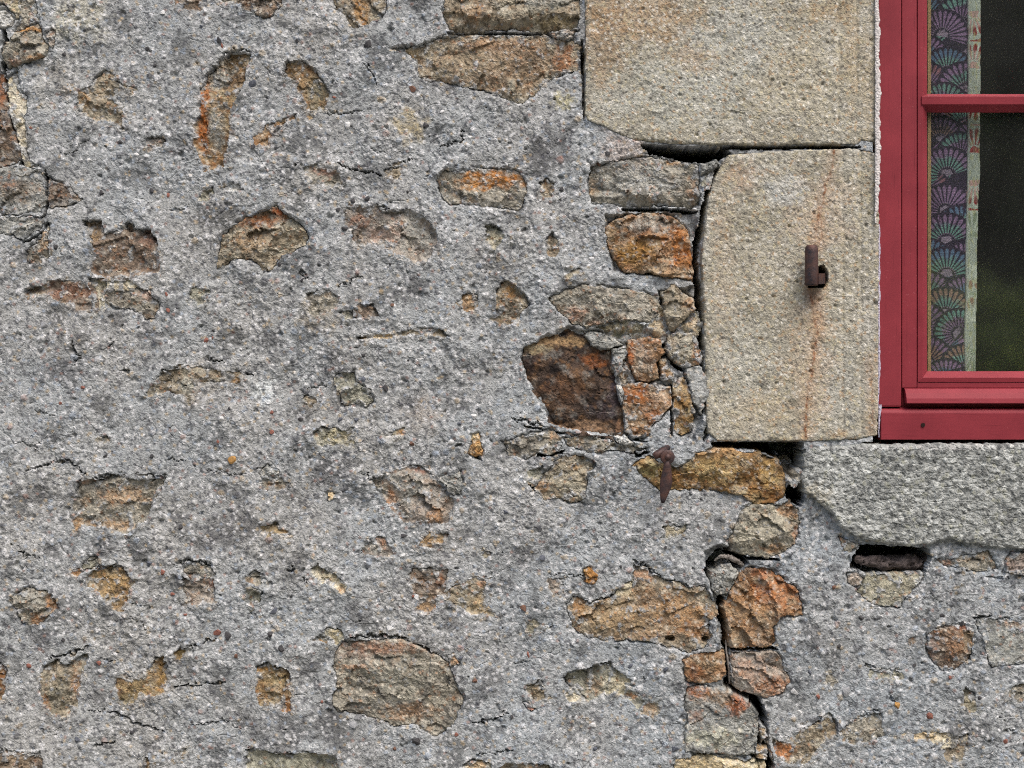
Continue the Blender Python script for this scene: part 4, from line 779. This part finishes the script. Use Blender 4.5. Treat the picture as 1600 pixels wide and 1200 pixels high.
for row in '''575,70,10,black 100,86,6,black 465,64,6,black 665,195,8,black 575,310,7,black 552,315,5,black 528,328,6,black 537,357,7,black 637,300,5,black 878,297,5,black 602,605,9,black 568,592,6,blue 568,555,6,black
532,655,7,blue 557,656,6,blue 643,693,7,brown 638,563,4,black 718,662,5,blue 473,438,5,black 613,477,5,brown 437,413,7,black 610,413,4,black 165,713,6,black 238,713,6,black 70,508,9,grey 347,655,7,white 358,638,4,black
322,532,5,red 332,527,4,red 263,485,4,red 340,690,4,red 363,720,8,ochre 340,988,7,red 357,993,8,black 270,928,5,red 45,1040,5,red 155,1035,4,red 370,1025,7,brown 283,825,6,black 630,838,6,black 647,833,5,white 628,868,7,white
767,915,6,black 440,1013,7,black 423,990,7,black 553,1132,10,grey 652,1158,9,black 645,932,4,red 652,933,9,white 743,1063,6,brown 713,1147,4,red 503,1097,4,red 610,983,9,white 428,955,7,blue 617,1170,5,brown 848,872,8,blue
818,950,7,brown 825,1023,5,red 970,885,4,black 925,1133,8,white 970,1177,7,grey 868,1185,6,grey 1302,917,5,brown 1278,1088,5,red 1453,1118,7,red 1402,1102,9,ochre 1570,1158,5,red 1322,1080,8,grey 1473,962,6,black 1503,973,7,black
1483,1057,5,red 1250,1113,6,white 1248,1135,6,white 645,138,7,brown 523,152,5,red 667,263,8,grey 543,197,8,white 342,63,6,black 347,72,4,red 230,77,4,black 242,102,4,black 188,222,5,black 158,302,5,black 237,298,6,black
263,305,4,red 48,200,4,red 88,387,6,black 395,130,9,blue 397,230,6,black 255,20,6,white 315,42,5,blue 425,675,6,red 470,655,5,black 425,645,5,red 500,625,5,grey 720,1028,6,blue 100,1000,5,black 205,1145,5,black 120,1155,6,blue
300,1128,5,black 235,880,7,blue 256,893,5,red 260,460,4,red 130,605,4,red 95,630,4,red 140,250,5,white 215,243,5,white 290,960,4,red 30,560,5,grey 760,60,6,white 690,175,5,white 735,215,6,white 740,650,6,white 705,690,7,white 1265,1050,6,blue
1310,1010,5,black 1345,965,6,black 1240,1080,6,white 1290,905,6,grey 1430,1040,5,black 1240,935,6,blue 1400,1060,6,white 1530,1090,5,black 1455,1070,5,grey 950,240,7,black 935,255,6,brown 925,405,8,white 918,258,7,white 1085,365,5,white
1090,338,6,white 1030,327,5,white 855,740,5,grey 880,815,6,grey 790,800,5,blue 1010,860,6,white 1040,855,5,black 985,1040,6,blue 1040,1045,7,blue 1055,1170,6,blue 900,1120,6,white 800,1120,5,black 930,1170,6,blue 880,655,5,grey 830,770,7,white'''.split():
    a, b_, c, d = row.split(','); pebble(float(a), float(b_), float(c) * rs.uniform(.7, .95), d, rs.uniform(.75, 1.3))

# ------------------------------------------------------------------ box and prism helpers for joinery
def box_bm(bm, x0, x1, y0, y1, z0, z1, bev=0.0015):
    r = bmesh.ops.create_cube(bm, size=1.0)
    for v in r['verts']: v.co = Vector(((x0 + x1) / 2 + v.co.x * (x1 - x0), (y0 + y1) / 2 + v.co.y * (y1 - y0), (z0 + z1) / 2 + v.co.z * (z1 - z0)))
    if bev:
        es = list({e for v in r['verts'] for e in v.link_edges}); bmesh.ops.bevel(bm, geom=es, offset=bev, segments=2, profile=.6, affect='EDGES')
def finish(name, bm, mat, parent, smooth=False):
    bmesh.ops.recalc_face_normals(bm, faces=bm.faces[:]); me = bpy.data.meshes.new(name); bm.to_mesh(me); bm.free()
    if smooth:
        for p in me.polygons: p.use_smooth = True
    return link(name, me, mat, parent)
def board(name, x0, x1, y0, y1, hf, hb, mat, parent, bev=0.0015):
    """board given by photograph pixels, front at height hf, back at hb"""
    a, b = at(x0, y0, hf), at(x1, y1, hf); bm = bmesh.new()
    box_bm(bm, a.x, b.x, -hf * S, -hb * S, b.z, a.z, bev); return finish(name, bm, mat, parent)
def prism(name, prof, a, b, axis_, mat, parent, mitre=(0, 0), bev=0.0008):
    """profile [(across, depth y)] swept along x or z from a to b; mitre slants the ends by the across coordinate"""
    bm = bmesh.new(); ring = []
    m0 = min(p[0] for p in prof)
    for end, t_, mt in ((0, a, mitre[0]), (1, b, mitre[1])):
        row = []
        for p, y in prof:
            tt = t_ + mt * (p - m0)
            row.append(bm.verts.new((tt, y, p) if axis_ == 'x' else (p, y, tt)))
        ring.append(row)
    n = len(prof)
    for i in range(n): bm.faces.new((ring[0][i], ring[0][(i + 1) % n], ring[1][(i + 1) % n], ring[1][i]))
    bm.faces.new(ring[0][::-1]); bm.faces.new(ring[1])
    if bev: bmesh.ops.bevel(bm, geom=bm.edges[:], offset=bev, segments=1, affect='EDGES')
    return finish(name, bm, mat, parent)

# ------------------------------------------------------------------ window
win = empty('window', at(1830, 690, -12)); win.location = (0, 0, 0)
tag(win, 'red painted wooden casement window with glazing bars in granite surround', 'window', None, 'thing')
HF = -9                                       # front of the fixed frame, px behind the wall plane
fx = lambda px, h: at(px, 600, h).x
fz = lambda py, h: at(800, py, h).z
XL, XR = 1371, 2296
j1 = board('frame_jamb', XL, 1409, -330, 636, HF, HF - 50, M_RED_V, win, .005)
j2 = board('frame_jamb', 2257, XR, -330, 636, HF, HF - 50, M_RED_V, win, .005)
board('frame_head', 1409.3, 2256.7, -330, -290, HF - .5, HF - 50, M_RED, win, .003)
# bottom rail of the frame: sloped top, flat face
z = lambda py, h=HF: fz(py, h)
prism('frame_bottom_rail', [(z(687), -(HF + 6) * S), (z(645), -(HF + 6) * S), (z(640), -(HF + 3) * S), (z(636.3), -(HF - 12) * S), (z(636.3), -(HF - 50) * S), (z(687), -(HF - 50) * S)], fx(1375, HF), fx(XR, HF), 'x', M_RED, win, bev=.0012)
bm = bmesh.new(); c = at(1442, 664, HF + 6)
bmesh.ops.create_cone(bm, cap_ends=True, segments=20, radius1=.0048, radius2=.0048, depth=.004)
for v in bm.verts: v.co = Vector((c.x + v.co.x, c.y + v.co.z - .0002, c.z + v.co.y))
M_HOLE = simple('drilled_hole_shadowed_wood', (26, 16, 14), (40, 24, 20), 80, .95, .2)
finish('drain_hole', bm, M_HOLE, win)  # solid disc, its dark colour stands for the shade inside the hole
def casement(x0, x1):
    """sash between pixel columns x0..x1 (outer stile edges), glass set back behind bevelled beads"""
    s_ = bpy.data.objects.new('casement', None); COL.objects.link(s_); s_.parent = win
    hs = HF - 7; hg = hs - 14
    board('stile', x0 + .4, x0 + 23.5, -289, 606, hs, hs - 34, M_RED_V, s_, .0012)
    board('stile', x1 - 23.5, x1 - .4, -289, 606, hs, hs - 34, M_RED_V, s_, .0012)
    board('bottom_rail', x0 + 24.3, x1 - 24.3, 597.8, 606, hs - .4, hs - 34, M_RED, s_, .0008)
    board('top_rail', x0 + 24.3, x1 - 24.3, -289, -281, hs - .4, hs - 34, M_RED, s_, .0008)
    a, b = x0 + 25, x1 - 25; gx0, gx1 = x0 + 42.5, x1 - 42.5; gt, gb = -264, 580
    for xa, xb in ((a, gx0), (b, gx1)):      # moulded beads around the glass
        A, B = fx(xa, hs), fx(xb, hs); q = (B - A)
        prof = [(A, -hs * S), (A + .45 * q, -(hs + .6) * S), (A + .52 * q, -(hs - 1.2) * S), (A + q, -(hg + 3) * S), (A + q, -(hg - 8) * S), (A, -(hg - 8) * S)]
        prism('glazing_bead', prof, z(597.2, hs), z(-280, hs), 'z', M_RED_V, s_, bev=.0005)
    A, B = z(597.2, hs), z(580, hs); q = B - A
    prism('glazing_bead', [(A, -(hs + .4) * S), (A + .42 * q, -(hs + 1.4) * S), (A + .52 * q, -(hs - .6) * S), (A + q, -(hg + 3) * S), (A + q, -(hg - 7.5) * S), (A, -(hg - 7.5) * S)], fx(a, hs), fx(b, hs), 'x', M_RED, s_, (1, -1), bev=.0005)
    A, B = z(-280, hs), z(-264, hs); q = B - A
    prism('glazing_bead', [(A, -hs * S), (A + q, -(hg + 3) * S), (A + q, -(hg - 7.5) * S), (A, -(hg - 7.5) * S)], fx(a, hs), fx(b, hs), 'x', M_RED, s_, bev=.0005)
    for yc in (158.5,):                       # glazing bar
        A = lambda py: z(py, hs)
        prism('glazing_bar', [(A(173), -(hg + 1) * S), (A(163.5), -(hs + 2.5) * S), (A(151), -(hs + 3) * S), (A(144.5), -(hg + 1) * S), (A(144.5), -(hg - 4) * S), (A(173), -(hg - 4) * S)], fx(gx0 - 12, hs), fx(gx1 + 12, hs), 'x', M_RED, s_, bev=.0006)
    for t0, t1 in ((gt, 146), (171, gb)):
        A, B = at(gx0, t0, hg), at(gx1, t1, hg); g = .0
        bm = bmesh.new(); box_bm(bm, A.x - .006, B.x + .006, -(hg - 1) * S, -(hg - 1) * S + .004, B.z - .006, A.z + .006, 0); finish('pane', bm, M_GLASS, s_)
        A = at(gx0, t0, hg - 5)
        bm = bmesh.new(); box_bm(bm, fx(gx0 - 2, hg - 5), fx(gx0 + 3.4, hg - 5), -(hg - 5) * S, -(hg - 8) * S, z(t1, hg - 5) - .004, z(t0, hg - 5) + .004, .0004); finish('spacer_strip', bm, M_TAPE, s_)
    # weather bar shedding rain over the frame
    zt, zb = z(606.5, hs), z(630.5, hs + 16)
    prof = [(zt, -(hs - 2) * S), (zt - .002, -(hs + 5) * S), (zt - .012, -(hs + 11) * S), (zt - .024, -(hs + 15.5) * S), (zb + .001, -(hs + 17) * S), (zb, -(hs + 16.4) * S), (zb + .001, -(hs + 9) * S), (zb + .006, -(hs - 2) * S)]
    prism('weather_bar', prof, fx(x0 + 6, hs + 10), fx(x1 - 2, hs + 10), 'x', M_RED, s_, (0, 0), bev=.0006)
    return s_
casement(1409, 1832); casement(1834, 2257)
board('frame_rebate', 1409.3, 2256.7, 606.5, 636, HF - 14, HF - 48, M_RED, win, 0)
# joint plaster between granite and frame, ragged
def ragged(name, x0, x1, y0, y1, hf, mat, parent, seed, amp):
    yy = np.arange(y0, y1, 1.6); xx = np.linspace(0, 1, 9); XX, YY = np.meshgrid(xx, yy)
    l = x0 + amp * .4 * gn(YY / 9, YY * 0 + seed, 3); r = x1 + amp * gn(YY / 14, YY * 0 + seed + 4, 5) + .5 * amp * gn(YY / 4, YY * 0 + seed, 7)
    tp = sstep(y1, y1 - 60, YY); r = l + (r - l) * (.35 + .65 * tp)
    px = l + (r - l) * XX; hh = hf + 3.2 * np.sqrt(np.clip(1 - (2 * XX - 1) ** 2, 0, 1)) + 1.0 * gn(px / 3, YY / 3, 9) - 3
    hh[:, 0] -= 10; hh[:, -1] -= 8
    k = (D - hh * S) / D; Xw = 800 + (px - 800) * k; Yw = 600 + (YY - 600) * k
    return link(name, relief_mesh(name, Xw.astype(F), Yw.astype(F), hh.astype(F), np.ones((len(yy) - 1, 8), bool), None), mat, parent)
ragged('joint_plaster', 1366.5, 1375, -330, 350, 9, M_CAULK, wall, 1.5, 2.6)
ragged('joint_sealant', 1371, 1375.5, 350, 642, -4, M_PUTTY, win, 8.5, 1.2)
ragged('joint_sealant', 1372, 1378, 632, 684, -2, M_PUTTY, win, 3.5, 1.5)

# ------------------------------------------------------------------ curtain (printed shells)
HC = -52
def curtain():
    px = np.arange(1449, 1536, .8); py = np.arange(-262, 596, .8)
    U, V = np.meshgrid(px.astype(F), py.astype(F)); r = random.Random(4)
    rightv = 1532.5 - 7 * sstep(100, 560, V) + 2.0 * gn(V / 60, V * 0, 2); hemx = 1512 - 5 * sstep(150, 560, V) + 2 * gn(V / 70, V * 0 + 5, 3)
    base = np.array((58, 50, 66)); img = np.empty(U.shape + (3,), F); img[:] = lin(base)
    teal, mauve, tan_, blue, rose = (112, 146, 138), (138, 112, 142), (146, 118, 108), (98, 118, 144), (140, 100, 110)
    fans = []; row = 0; y = -290
    while y < 640:
        x = 1444 + (row % 2) * 30 + r.uniform(-6, 6)
        while x < 1530:
            fans.append((x, y + r.uniform(-7, 7), r.uniform(38, 47), r.choice((-.2, .15, -.9, .7, .0, -.5, 2.6)), r.choice(((teal, mauve), (mauve, teal), (mauve, rose), (tan_, mauve), (mauve, mauve), (blue, mauve), (teal, blue), (teal, tan_))))); x += 60
        y += 27; row += 1
    def paint_fan(img, fx_, fy_, R, ph, cols, n=15, bgc=base, msk=None, core=None):
        dx, dy = U - fx_, V - fy_; rr = np.sqrt(dx * dx + dy * dy) / R; th = np.arctan2(dx, -dy) - ph; th = (th + np.pi) % (2 * np.pi) - np.pi
        inside = (rr < 1.04) & (np.abs(th) < 1.75)
        if msk is not None: inside &= msk
        q = th / 3.3 * n + .5; f = np.abs((q % 1) - .5); wdt = .16 + .19 * np.clip(rr, 0, 1)
        wave = .06 * gn(rr * 4 + fx_, th * 3, 9)
        endc = sstep(1.0, .92, rr + .9 * f * f)
        pet = sstep(wdt + .07, wdt - .03, f + wave) * endc * (rr > .30)
        pet = np.maximum(pet, sstep(.24, .20, np.sqrt((rr * np.cos(th) - .02) ** 2 + (rr * np.sin(th)) ** 2) + .06 * gn(U / 6, V / 6, 3)) * (np.cos(th) > -.1))
        mixw = sstep(.55, .75, rr + .12 * gn(U / 9, V / 9, 12))[..., None]
        cc = lin(cols[0]) * (1 - mixw) + lin(cols[1]) * mixw
        if core is not None: cc = np.where((rr < .34)[..., None], lin(core), cc)
        w = pet[..., None]
        new = lin(bgc) * (1 - w) + cc * w
        return np.where(inside[..., None], new, img)
    for f in fans: img = paint_fan(img, *f, core=(140, 126, 142))
    # worn, blotchy band where the print is broken up
    w = (.75 * sstep(.15, .5, fbm(U, V, 60, 3, 90)) * sstep(.0, .3, gn(U / 5, V / 7, 91) + .1))[..., None]; img = img * (1 - w) + lin((60, 48, 66)) * w
    img *= (1 + .20 * gn(U / 40, V / 60, 14))[..., None]
    img *= (1 - .30 * (np.sin(V * 2.4 + .6 * gn(U / 20, V / 20, 8)) > .2))[..., None]              # horizontal rib of the weave
    # turned hem: the light reverse of the cloth
    hem = U > hemx; himg = np.empty(img.shape, F); himg[:] = lin((166, 172, 160))
    y = -290; k = 0
    while y < 640:
        himg = paint_fan(himg, 1522 + r.uniform(-2, 5), y, 40, math.pi + r.uniform(-.15, .15) if k % 3 else 0.1, (((186, 150, 142), (132, 42, 46)) if k % 2 else ((150, 62, 62), (140, 48, 50))) if y < 330 else (((150, 160, 140), (132, 142, 120)) if k % 2 else ((196, 200, 186), (150, 120, 104))), 11, (178, 184, 172)); y += 44; k += 1
    w = (.35 * sstep(.05, .3, gn(U / 3.2, V / 18, 33)))[..., None]; himg = himg * (1 - w) + lin((118, 126, 112)) * w; w = (.45 * sstep(.15, .4, gn(U / 4, V / 12, 35)))[..., None]; himg = himg * (1 - w) + lin((166, 164, 112)) * w
    edge = sstep(3, 0, np.abs(U - hemx - 2))[..., None] * .7; himg = himg * (1 - edge) + lin((184, 188, 180)) * edge
    img = np.where(hem[..., None], himg, img)
    hh = HC + 5.5 * np.sin((U - 1449) / 17 + .3 * np.sin(V / 120)) + 5.0 * hem * np.sqrt(np.clip(1 - ((U - (hemx + rightv) / 2) / np.maximum((rightv - hemx) / 2, 1)) ** 2, 0, 1))
    cells = (U < rightv); cells = cells[:-1, :-1] & cells[1:, 1:]
    k = (D - hh * S) / D
    return relief_mesh('curtain', (800 + (U - 800) * k).astype(F), (600 + (V - 600) * k).astype(F), hh.astype(F), cells, img, True)
mc, nt, b = new_mat('printed_cotton'); a_ = N(nt, 'ShaderNodeAttribute', attribute_name='col'); nt.links.new(a_.outputs['Color'], b.inputs['Base Color']); b.inputs['Roughness'].default_value = .95; b.inputs['Specular IOR Level'].default_value = .05
tag(link('curtain', curtain(), mc), 'dark purple curtain printed with green and mauve shell fans behind the window glass', 'curtain')

# room behind the window
bm = bmesh.new(); x0, x1, y0, y1, z0, z1 = .6, 3.6, .12, 4.0, .55, 3.2
v = [bm.verts.new(p) for p in ((x0, y0, z0), (x1, y0, z0), (x1, y1, z0), (x0, y1, z0), (x0, y0, z1), (x1, y0, z1), (x1, y1, z1), (x0, y1, z1))]
for f in ((0, 1, 2, 3), (7, 6, 5, 4), (3, 2, 6, 7), (0, 3, 7, 4), (2, 1, 5, 6)): bm.faces.new([v[i] for i in f])
tag(finish('room', bm, M_ROOM, None), 'dim room behind the window', None, None, 'structure')

# ------------------------------------------------------------------ ironwork
def loft(name, rings, mat, parent, cap=True, smooth=True):
    bm = bmesh.new(); rows = [[bm.verts.new(p) for p in r] for r in rings]; n = len(rows[0])
    for a, b in zip(rows[:-1], rows[1:]):
        for i in range(n): bm.faces.new((a[i], a[(i + 1) % n], b[(i + 1) % n], b[i]))
    if cap: bm.faces.new(rows[0][::-1]); bm.faces.new(rows[-1])
    return finish(name, bm, mat, parent, smooth)
def bar(name, pts_, w, t, mat, parent, nseg=4, twist=None):
    """bar of elliptical / square section along a polyline of world points with sizes (w, t) per point"""
    rings = []
    for i, p in enumerate(pts_):
        d = (pts_[min(i + 1, len(pts_) - 1)] - pts_[max(i - 1, 0)]).normalized()
        up = Vector((0, -1, 0)) if abs(d.y) < .8 else Vector((0, 0, 1))
        sx = d.cross(up).normalized(); uy = sx.cross(d).normalized(); ring = []
        for k in range(nseg):
            a = 2 * math.pi * (k + .5) / nseg; q = math.sqrt(2) if nseg == 4 else 1
            ring.append(p + sx * (w[i] * .5 * q * math.cos(a)) + uy * (t[i] * .5 * q * math.sin(a)))
        rings.append(ring)
    return loft(name, rings, mat, parent, smooth=nseg > 4)
pin = empty('hinge_pintle', (0, 0, 0))
tag(pin, 'rusty iron shutter hinge pin set in the granite block beside the window', 'hinge pin')
P0 = [at(1268, y, 30) for y in (446, 444, 430, 410, 392, 386, 383)]
bar('pin', P0, [x * S for x in (19, 21, 21, 20.5, 20.5, 19, 15)], [x * S for x in (19, 21, 21, 20.5, 20.5, 19, 15)], M_IRON, pin, 14)
bar('shank', [at(1270, 436, 32), at(1274, 436, 22), at(1279, 435.5, 4), at(1282, 435, -30)], [20 * S] * 4, [16 * S] * 4, M_IRON, pin, 4)
dog = empty('shutter_dog', (0, 0, 0))
tag(dog, 'rusty wrought iron shutter catch hanging on the stone wall below the granite block', 'shutter catch')
bar('shank', [at(1044, 697, -12), at(1042, 700, 6), at(1036, 704, 24), at(1026, 711, 30), at(1022, 714, 30)], [x * S for x in (10, 11, 12, 13, 10)], [x * S for x in (9, 10, 11, 12, 9)], M_IRON, dog, 8)
bar('pivot', [at(1034, 711, 24), at(1043, 714, 34)], [12 * S] * 2, [12 * S] * 2, M_IRON, dog, 8)
c = at(1043, 714, 36)
def disc(name, c, r, d0, d1, parent, dome=0):
    rings = []
    for rr, dy in ((r * .92, d0), (r, d0 - .001), (r, d1 + .0012), (r * .9, d1), (r * .5, d1 - dome), (r * .05, d1 - dome * 1.3)):
        rings.append([Vector((c.x + rr * math.cos(2 * math.pi * k / 24), c.y + dy, c.z + rr * math.sin(2 * math.pi * k / 24))) for k in range(24)])
    return loft(name, rings, M_IRON, parent)
disc('boss', c, 11 * S, .006, -.004, dog, .001)
disc('rivet', c + Vector((0, -.004, 0)), 5 * S, .001, -.003, dog, .003)
ys = (720, 728, 740, 752, 760, 770, 780, 786); ws = (10, 12, 16.5, 20.5, 19, 14.5, 9.5, 5); cxs = (1042.5, 1042.5, 1042, 1041, 1040, 1038, 1036, 1035.5)
bar('leaf_arm', [at(cx_, y, 36 - .02 * (y - 720)) for cx_, y in zip(cxs, ys)], [x * S for x in ws], [x * S for x in (7, 6.5, 6, 6, 5.5, 5, 4.5, 3)], M_IRON, dog, 8)

# ------------------------------------------------------------------ wood in the wall hole, roots in the joint
def log(name, P, rw, mat, label, cat, seed, seg=28, rgh=.10):
    rings = []; n = len(P); m_ = 46; pts_ = []
    for k in range(m_):
        t_ = k / (m_ - 1) * (n - 1); i = min(int(t_), n - 2); f = t_ - i
        pts_.append((P[i].lerp(P[i + 1], f), rw[i] * (1 - f) + rw[i + 1] * f))
    for k, (p, r) in enumerate(pts_):
        d = (pts_[min(k + 1, m_ - 1)][0] - pts_[max(k - 1, 0)][0]).normalized(); up = Vector((0, 0, 1)) if abs(d.z) < .8 else Vector((1, 0, 0))
        sx = d.cross(up).normalized(); uy = sx.cross(d).normalized(); ring = []
        for q in range(seg):
            a = 2 * math.pi * q / seg
            w = 1 + rgh * float(fbm(np.array([k * .35]), np.array([a * 2.0]), 1.6, 3, seed)[0]) - rgh * 1.2 * (abs(float(gn(np.array([a * 3.2 + .3 * math.sin(k * .4)]), np.array([k * .12]), seed + 3)[0])) < .07)
            ring.append(p + sx * (r * w * math.cos(a)) + uy * (r * w * math.sin(a)))
        rings.append(ring)
    return tag(loft(name, rings, mat, None), label, cat)
log('wood_stub', [at(1336, 873, -8), at(1350, 876, -14), at(1385, 879, -20), at(1430, 880, -28), at(1475, 880, -36)], [x * S for x in (5, 8, 11.5, 13.5, 15)], M_WOOD, 'dark weathered piece of wood inside the rectangular hole below the sill', 'wood', 3, rgh=.34)
log('dry_root', [at(1116, 876, -14), at(1126, 869, -9), at(1139, 870, -8), at(1151, 876, -9), at(1162, 884, -16)], [x * S for x in (1.2, 2.8, 3.6, 4.2, 2.4)], M_TWIG, 'grey dry root lying in the open joint above the small grey stone', 'root', 7, 14, .4)
log('dry_twig', [at(1134, 1000, -12), at(1135, 1018, -6), at(1139, 1042, -5), at(1140, 1068, -9)], [x * S for x in (1.0, 1.5, 2.2, 1.4)], M_TWIG, 'pale thin twig standing upright in the joint between two rusty stones', 'twig', 9, 10)

# ------------------------------------------------------------------ ground and the garden that the panes mirror
bm = bmesh.new(); g = 60
for a in range(-3, 3):
    for c_ in range(-3, 1):
        q = [bm.verts.new((x, y, 0)) for x, y in ((a * g, c_ * g), (a * g + g, c_ * g), (a * g + g, c_ * g + g if c_ < 0 else 6), (a * g, c_ * g + g if c_ < 0 else 6))]; bm.faces.new(q)
bmesh.ops.remove_doubles(bm, verts=bm.verts[:], dist=.001)
tag(finish('ground', bm, M_BOUNCE_GROUND, None), 'pale gravel court in front of the house', None, None, 'structure')  # unseen ground, added to bounce neutral light onto the wall
r = np.random.RandomState(12); n = 70000
ax_ = r.uniform(-10, 16, n); dep = r.uniform(0, 2.2, n) ** 1.3; top = 7.4 + 1.3 * gn(ax_ / 2.6, ax_ * 0, 40) + .6 * gn(ax_ / .7, ax_ * 0, 41)
zz = top * r.rand(n); yy = -10.5 - dep + .9 * gn(ax_ / 1.1, zz / 1.1, 42) - .12 * zz
cen = np.stack([ax_, yy, zz], 1); a = r.randn(n, 3); a /= np.linalg.norm(a, axis=1)[:, None]; b_ = np.cross(a, r.randn(n, 3)); b_ /= np.linalg.norm(b_, axis=1)[:, None]
sz = r.uniform(.13, .28, (n, 1)); co = np.stack([cen - a * sz, cen + b_ * sz * .6, cen + a * sz, cen - b_ * sz * .6], 1).reshape(-1, 3)
tag(link('hedge', raw_mesh('hedge', co, np.arange(n * 4).reshape(-1, 4)), M_LEAF), 'tall leafy green hedge mirrored in the window panes', 'hedge', None, 'stuff')
M_LEAF2 = M_LEAF.copy(); M_LEAF2.name = 'young_leaf'
for e_, c_ in zip([q for q in M_LEAF2.node_tree.nodes if q.type == 'VALTORGB'][0].color_ramp.elements, ((140, 158, 76), (190, 204, 110))): e_.color = (*lin(c_), 1)
n = 9000; kk = r.randint(0, 9, n); sxs = np.array([-4, -1.8, .4, 2.2, 3.4, 4.3, 5.4, 6.8, 8.6])[kk]; rr_ = np.array([1.2, .9, 1.1, .8, 1.2, 1.0, 1.3, 1.1, 1.4])[kk]
dv = r.randn(n, 3); dv /= np.linalg.norm(dv, axis=1)[:, None]; q = rr_[:, None] * r.uniform(.75, 1.05, (n, 1)); cen = np.stack([sxs, np.full(n, -8.6), rr_ * .95 + .1], 1) + dv * q; cen[:, 2] = np.abs(cen[:, 2])
a = r.randn(n, 3); a /= np.linalg.norm(a, axis=1)[:, None]; b_ = np.cross(a, r.randn(n, 3)); b_ /= np.linalg.norm(b_, axis=1)[:, None]
sz = r.uniform(.06, .12, (n, 1)); co = np.stack([cen - a * sz, cen + b_ * sz * .6, cen + a * sz, cen - b_ * sz * .6], 1).reshape(-1, 3)
tag(link('shrubbery', raw_mesh('shrubbery', co, np.arange(n * 4).reshape(-1, 4)), M_LEAF2), 'light green low shrubs mirrored at the bottom of the window pane', 'shrubs', None, 'stuff')
print('objects', len(bpy.data.objects), 'tris', sum(len(o.data.polygons) * 2 for o in bpy.data.objects if o.type == 'MESH'))
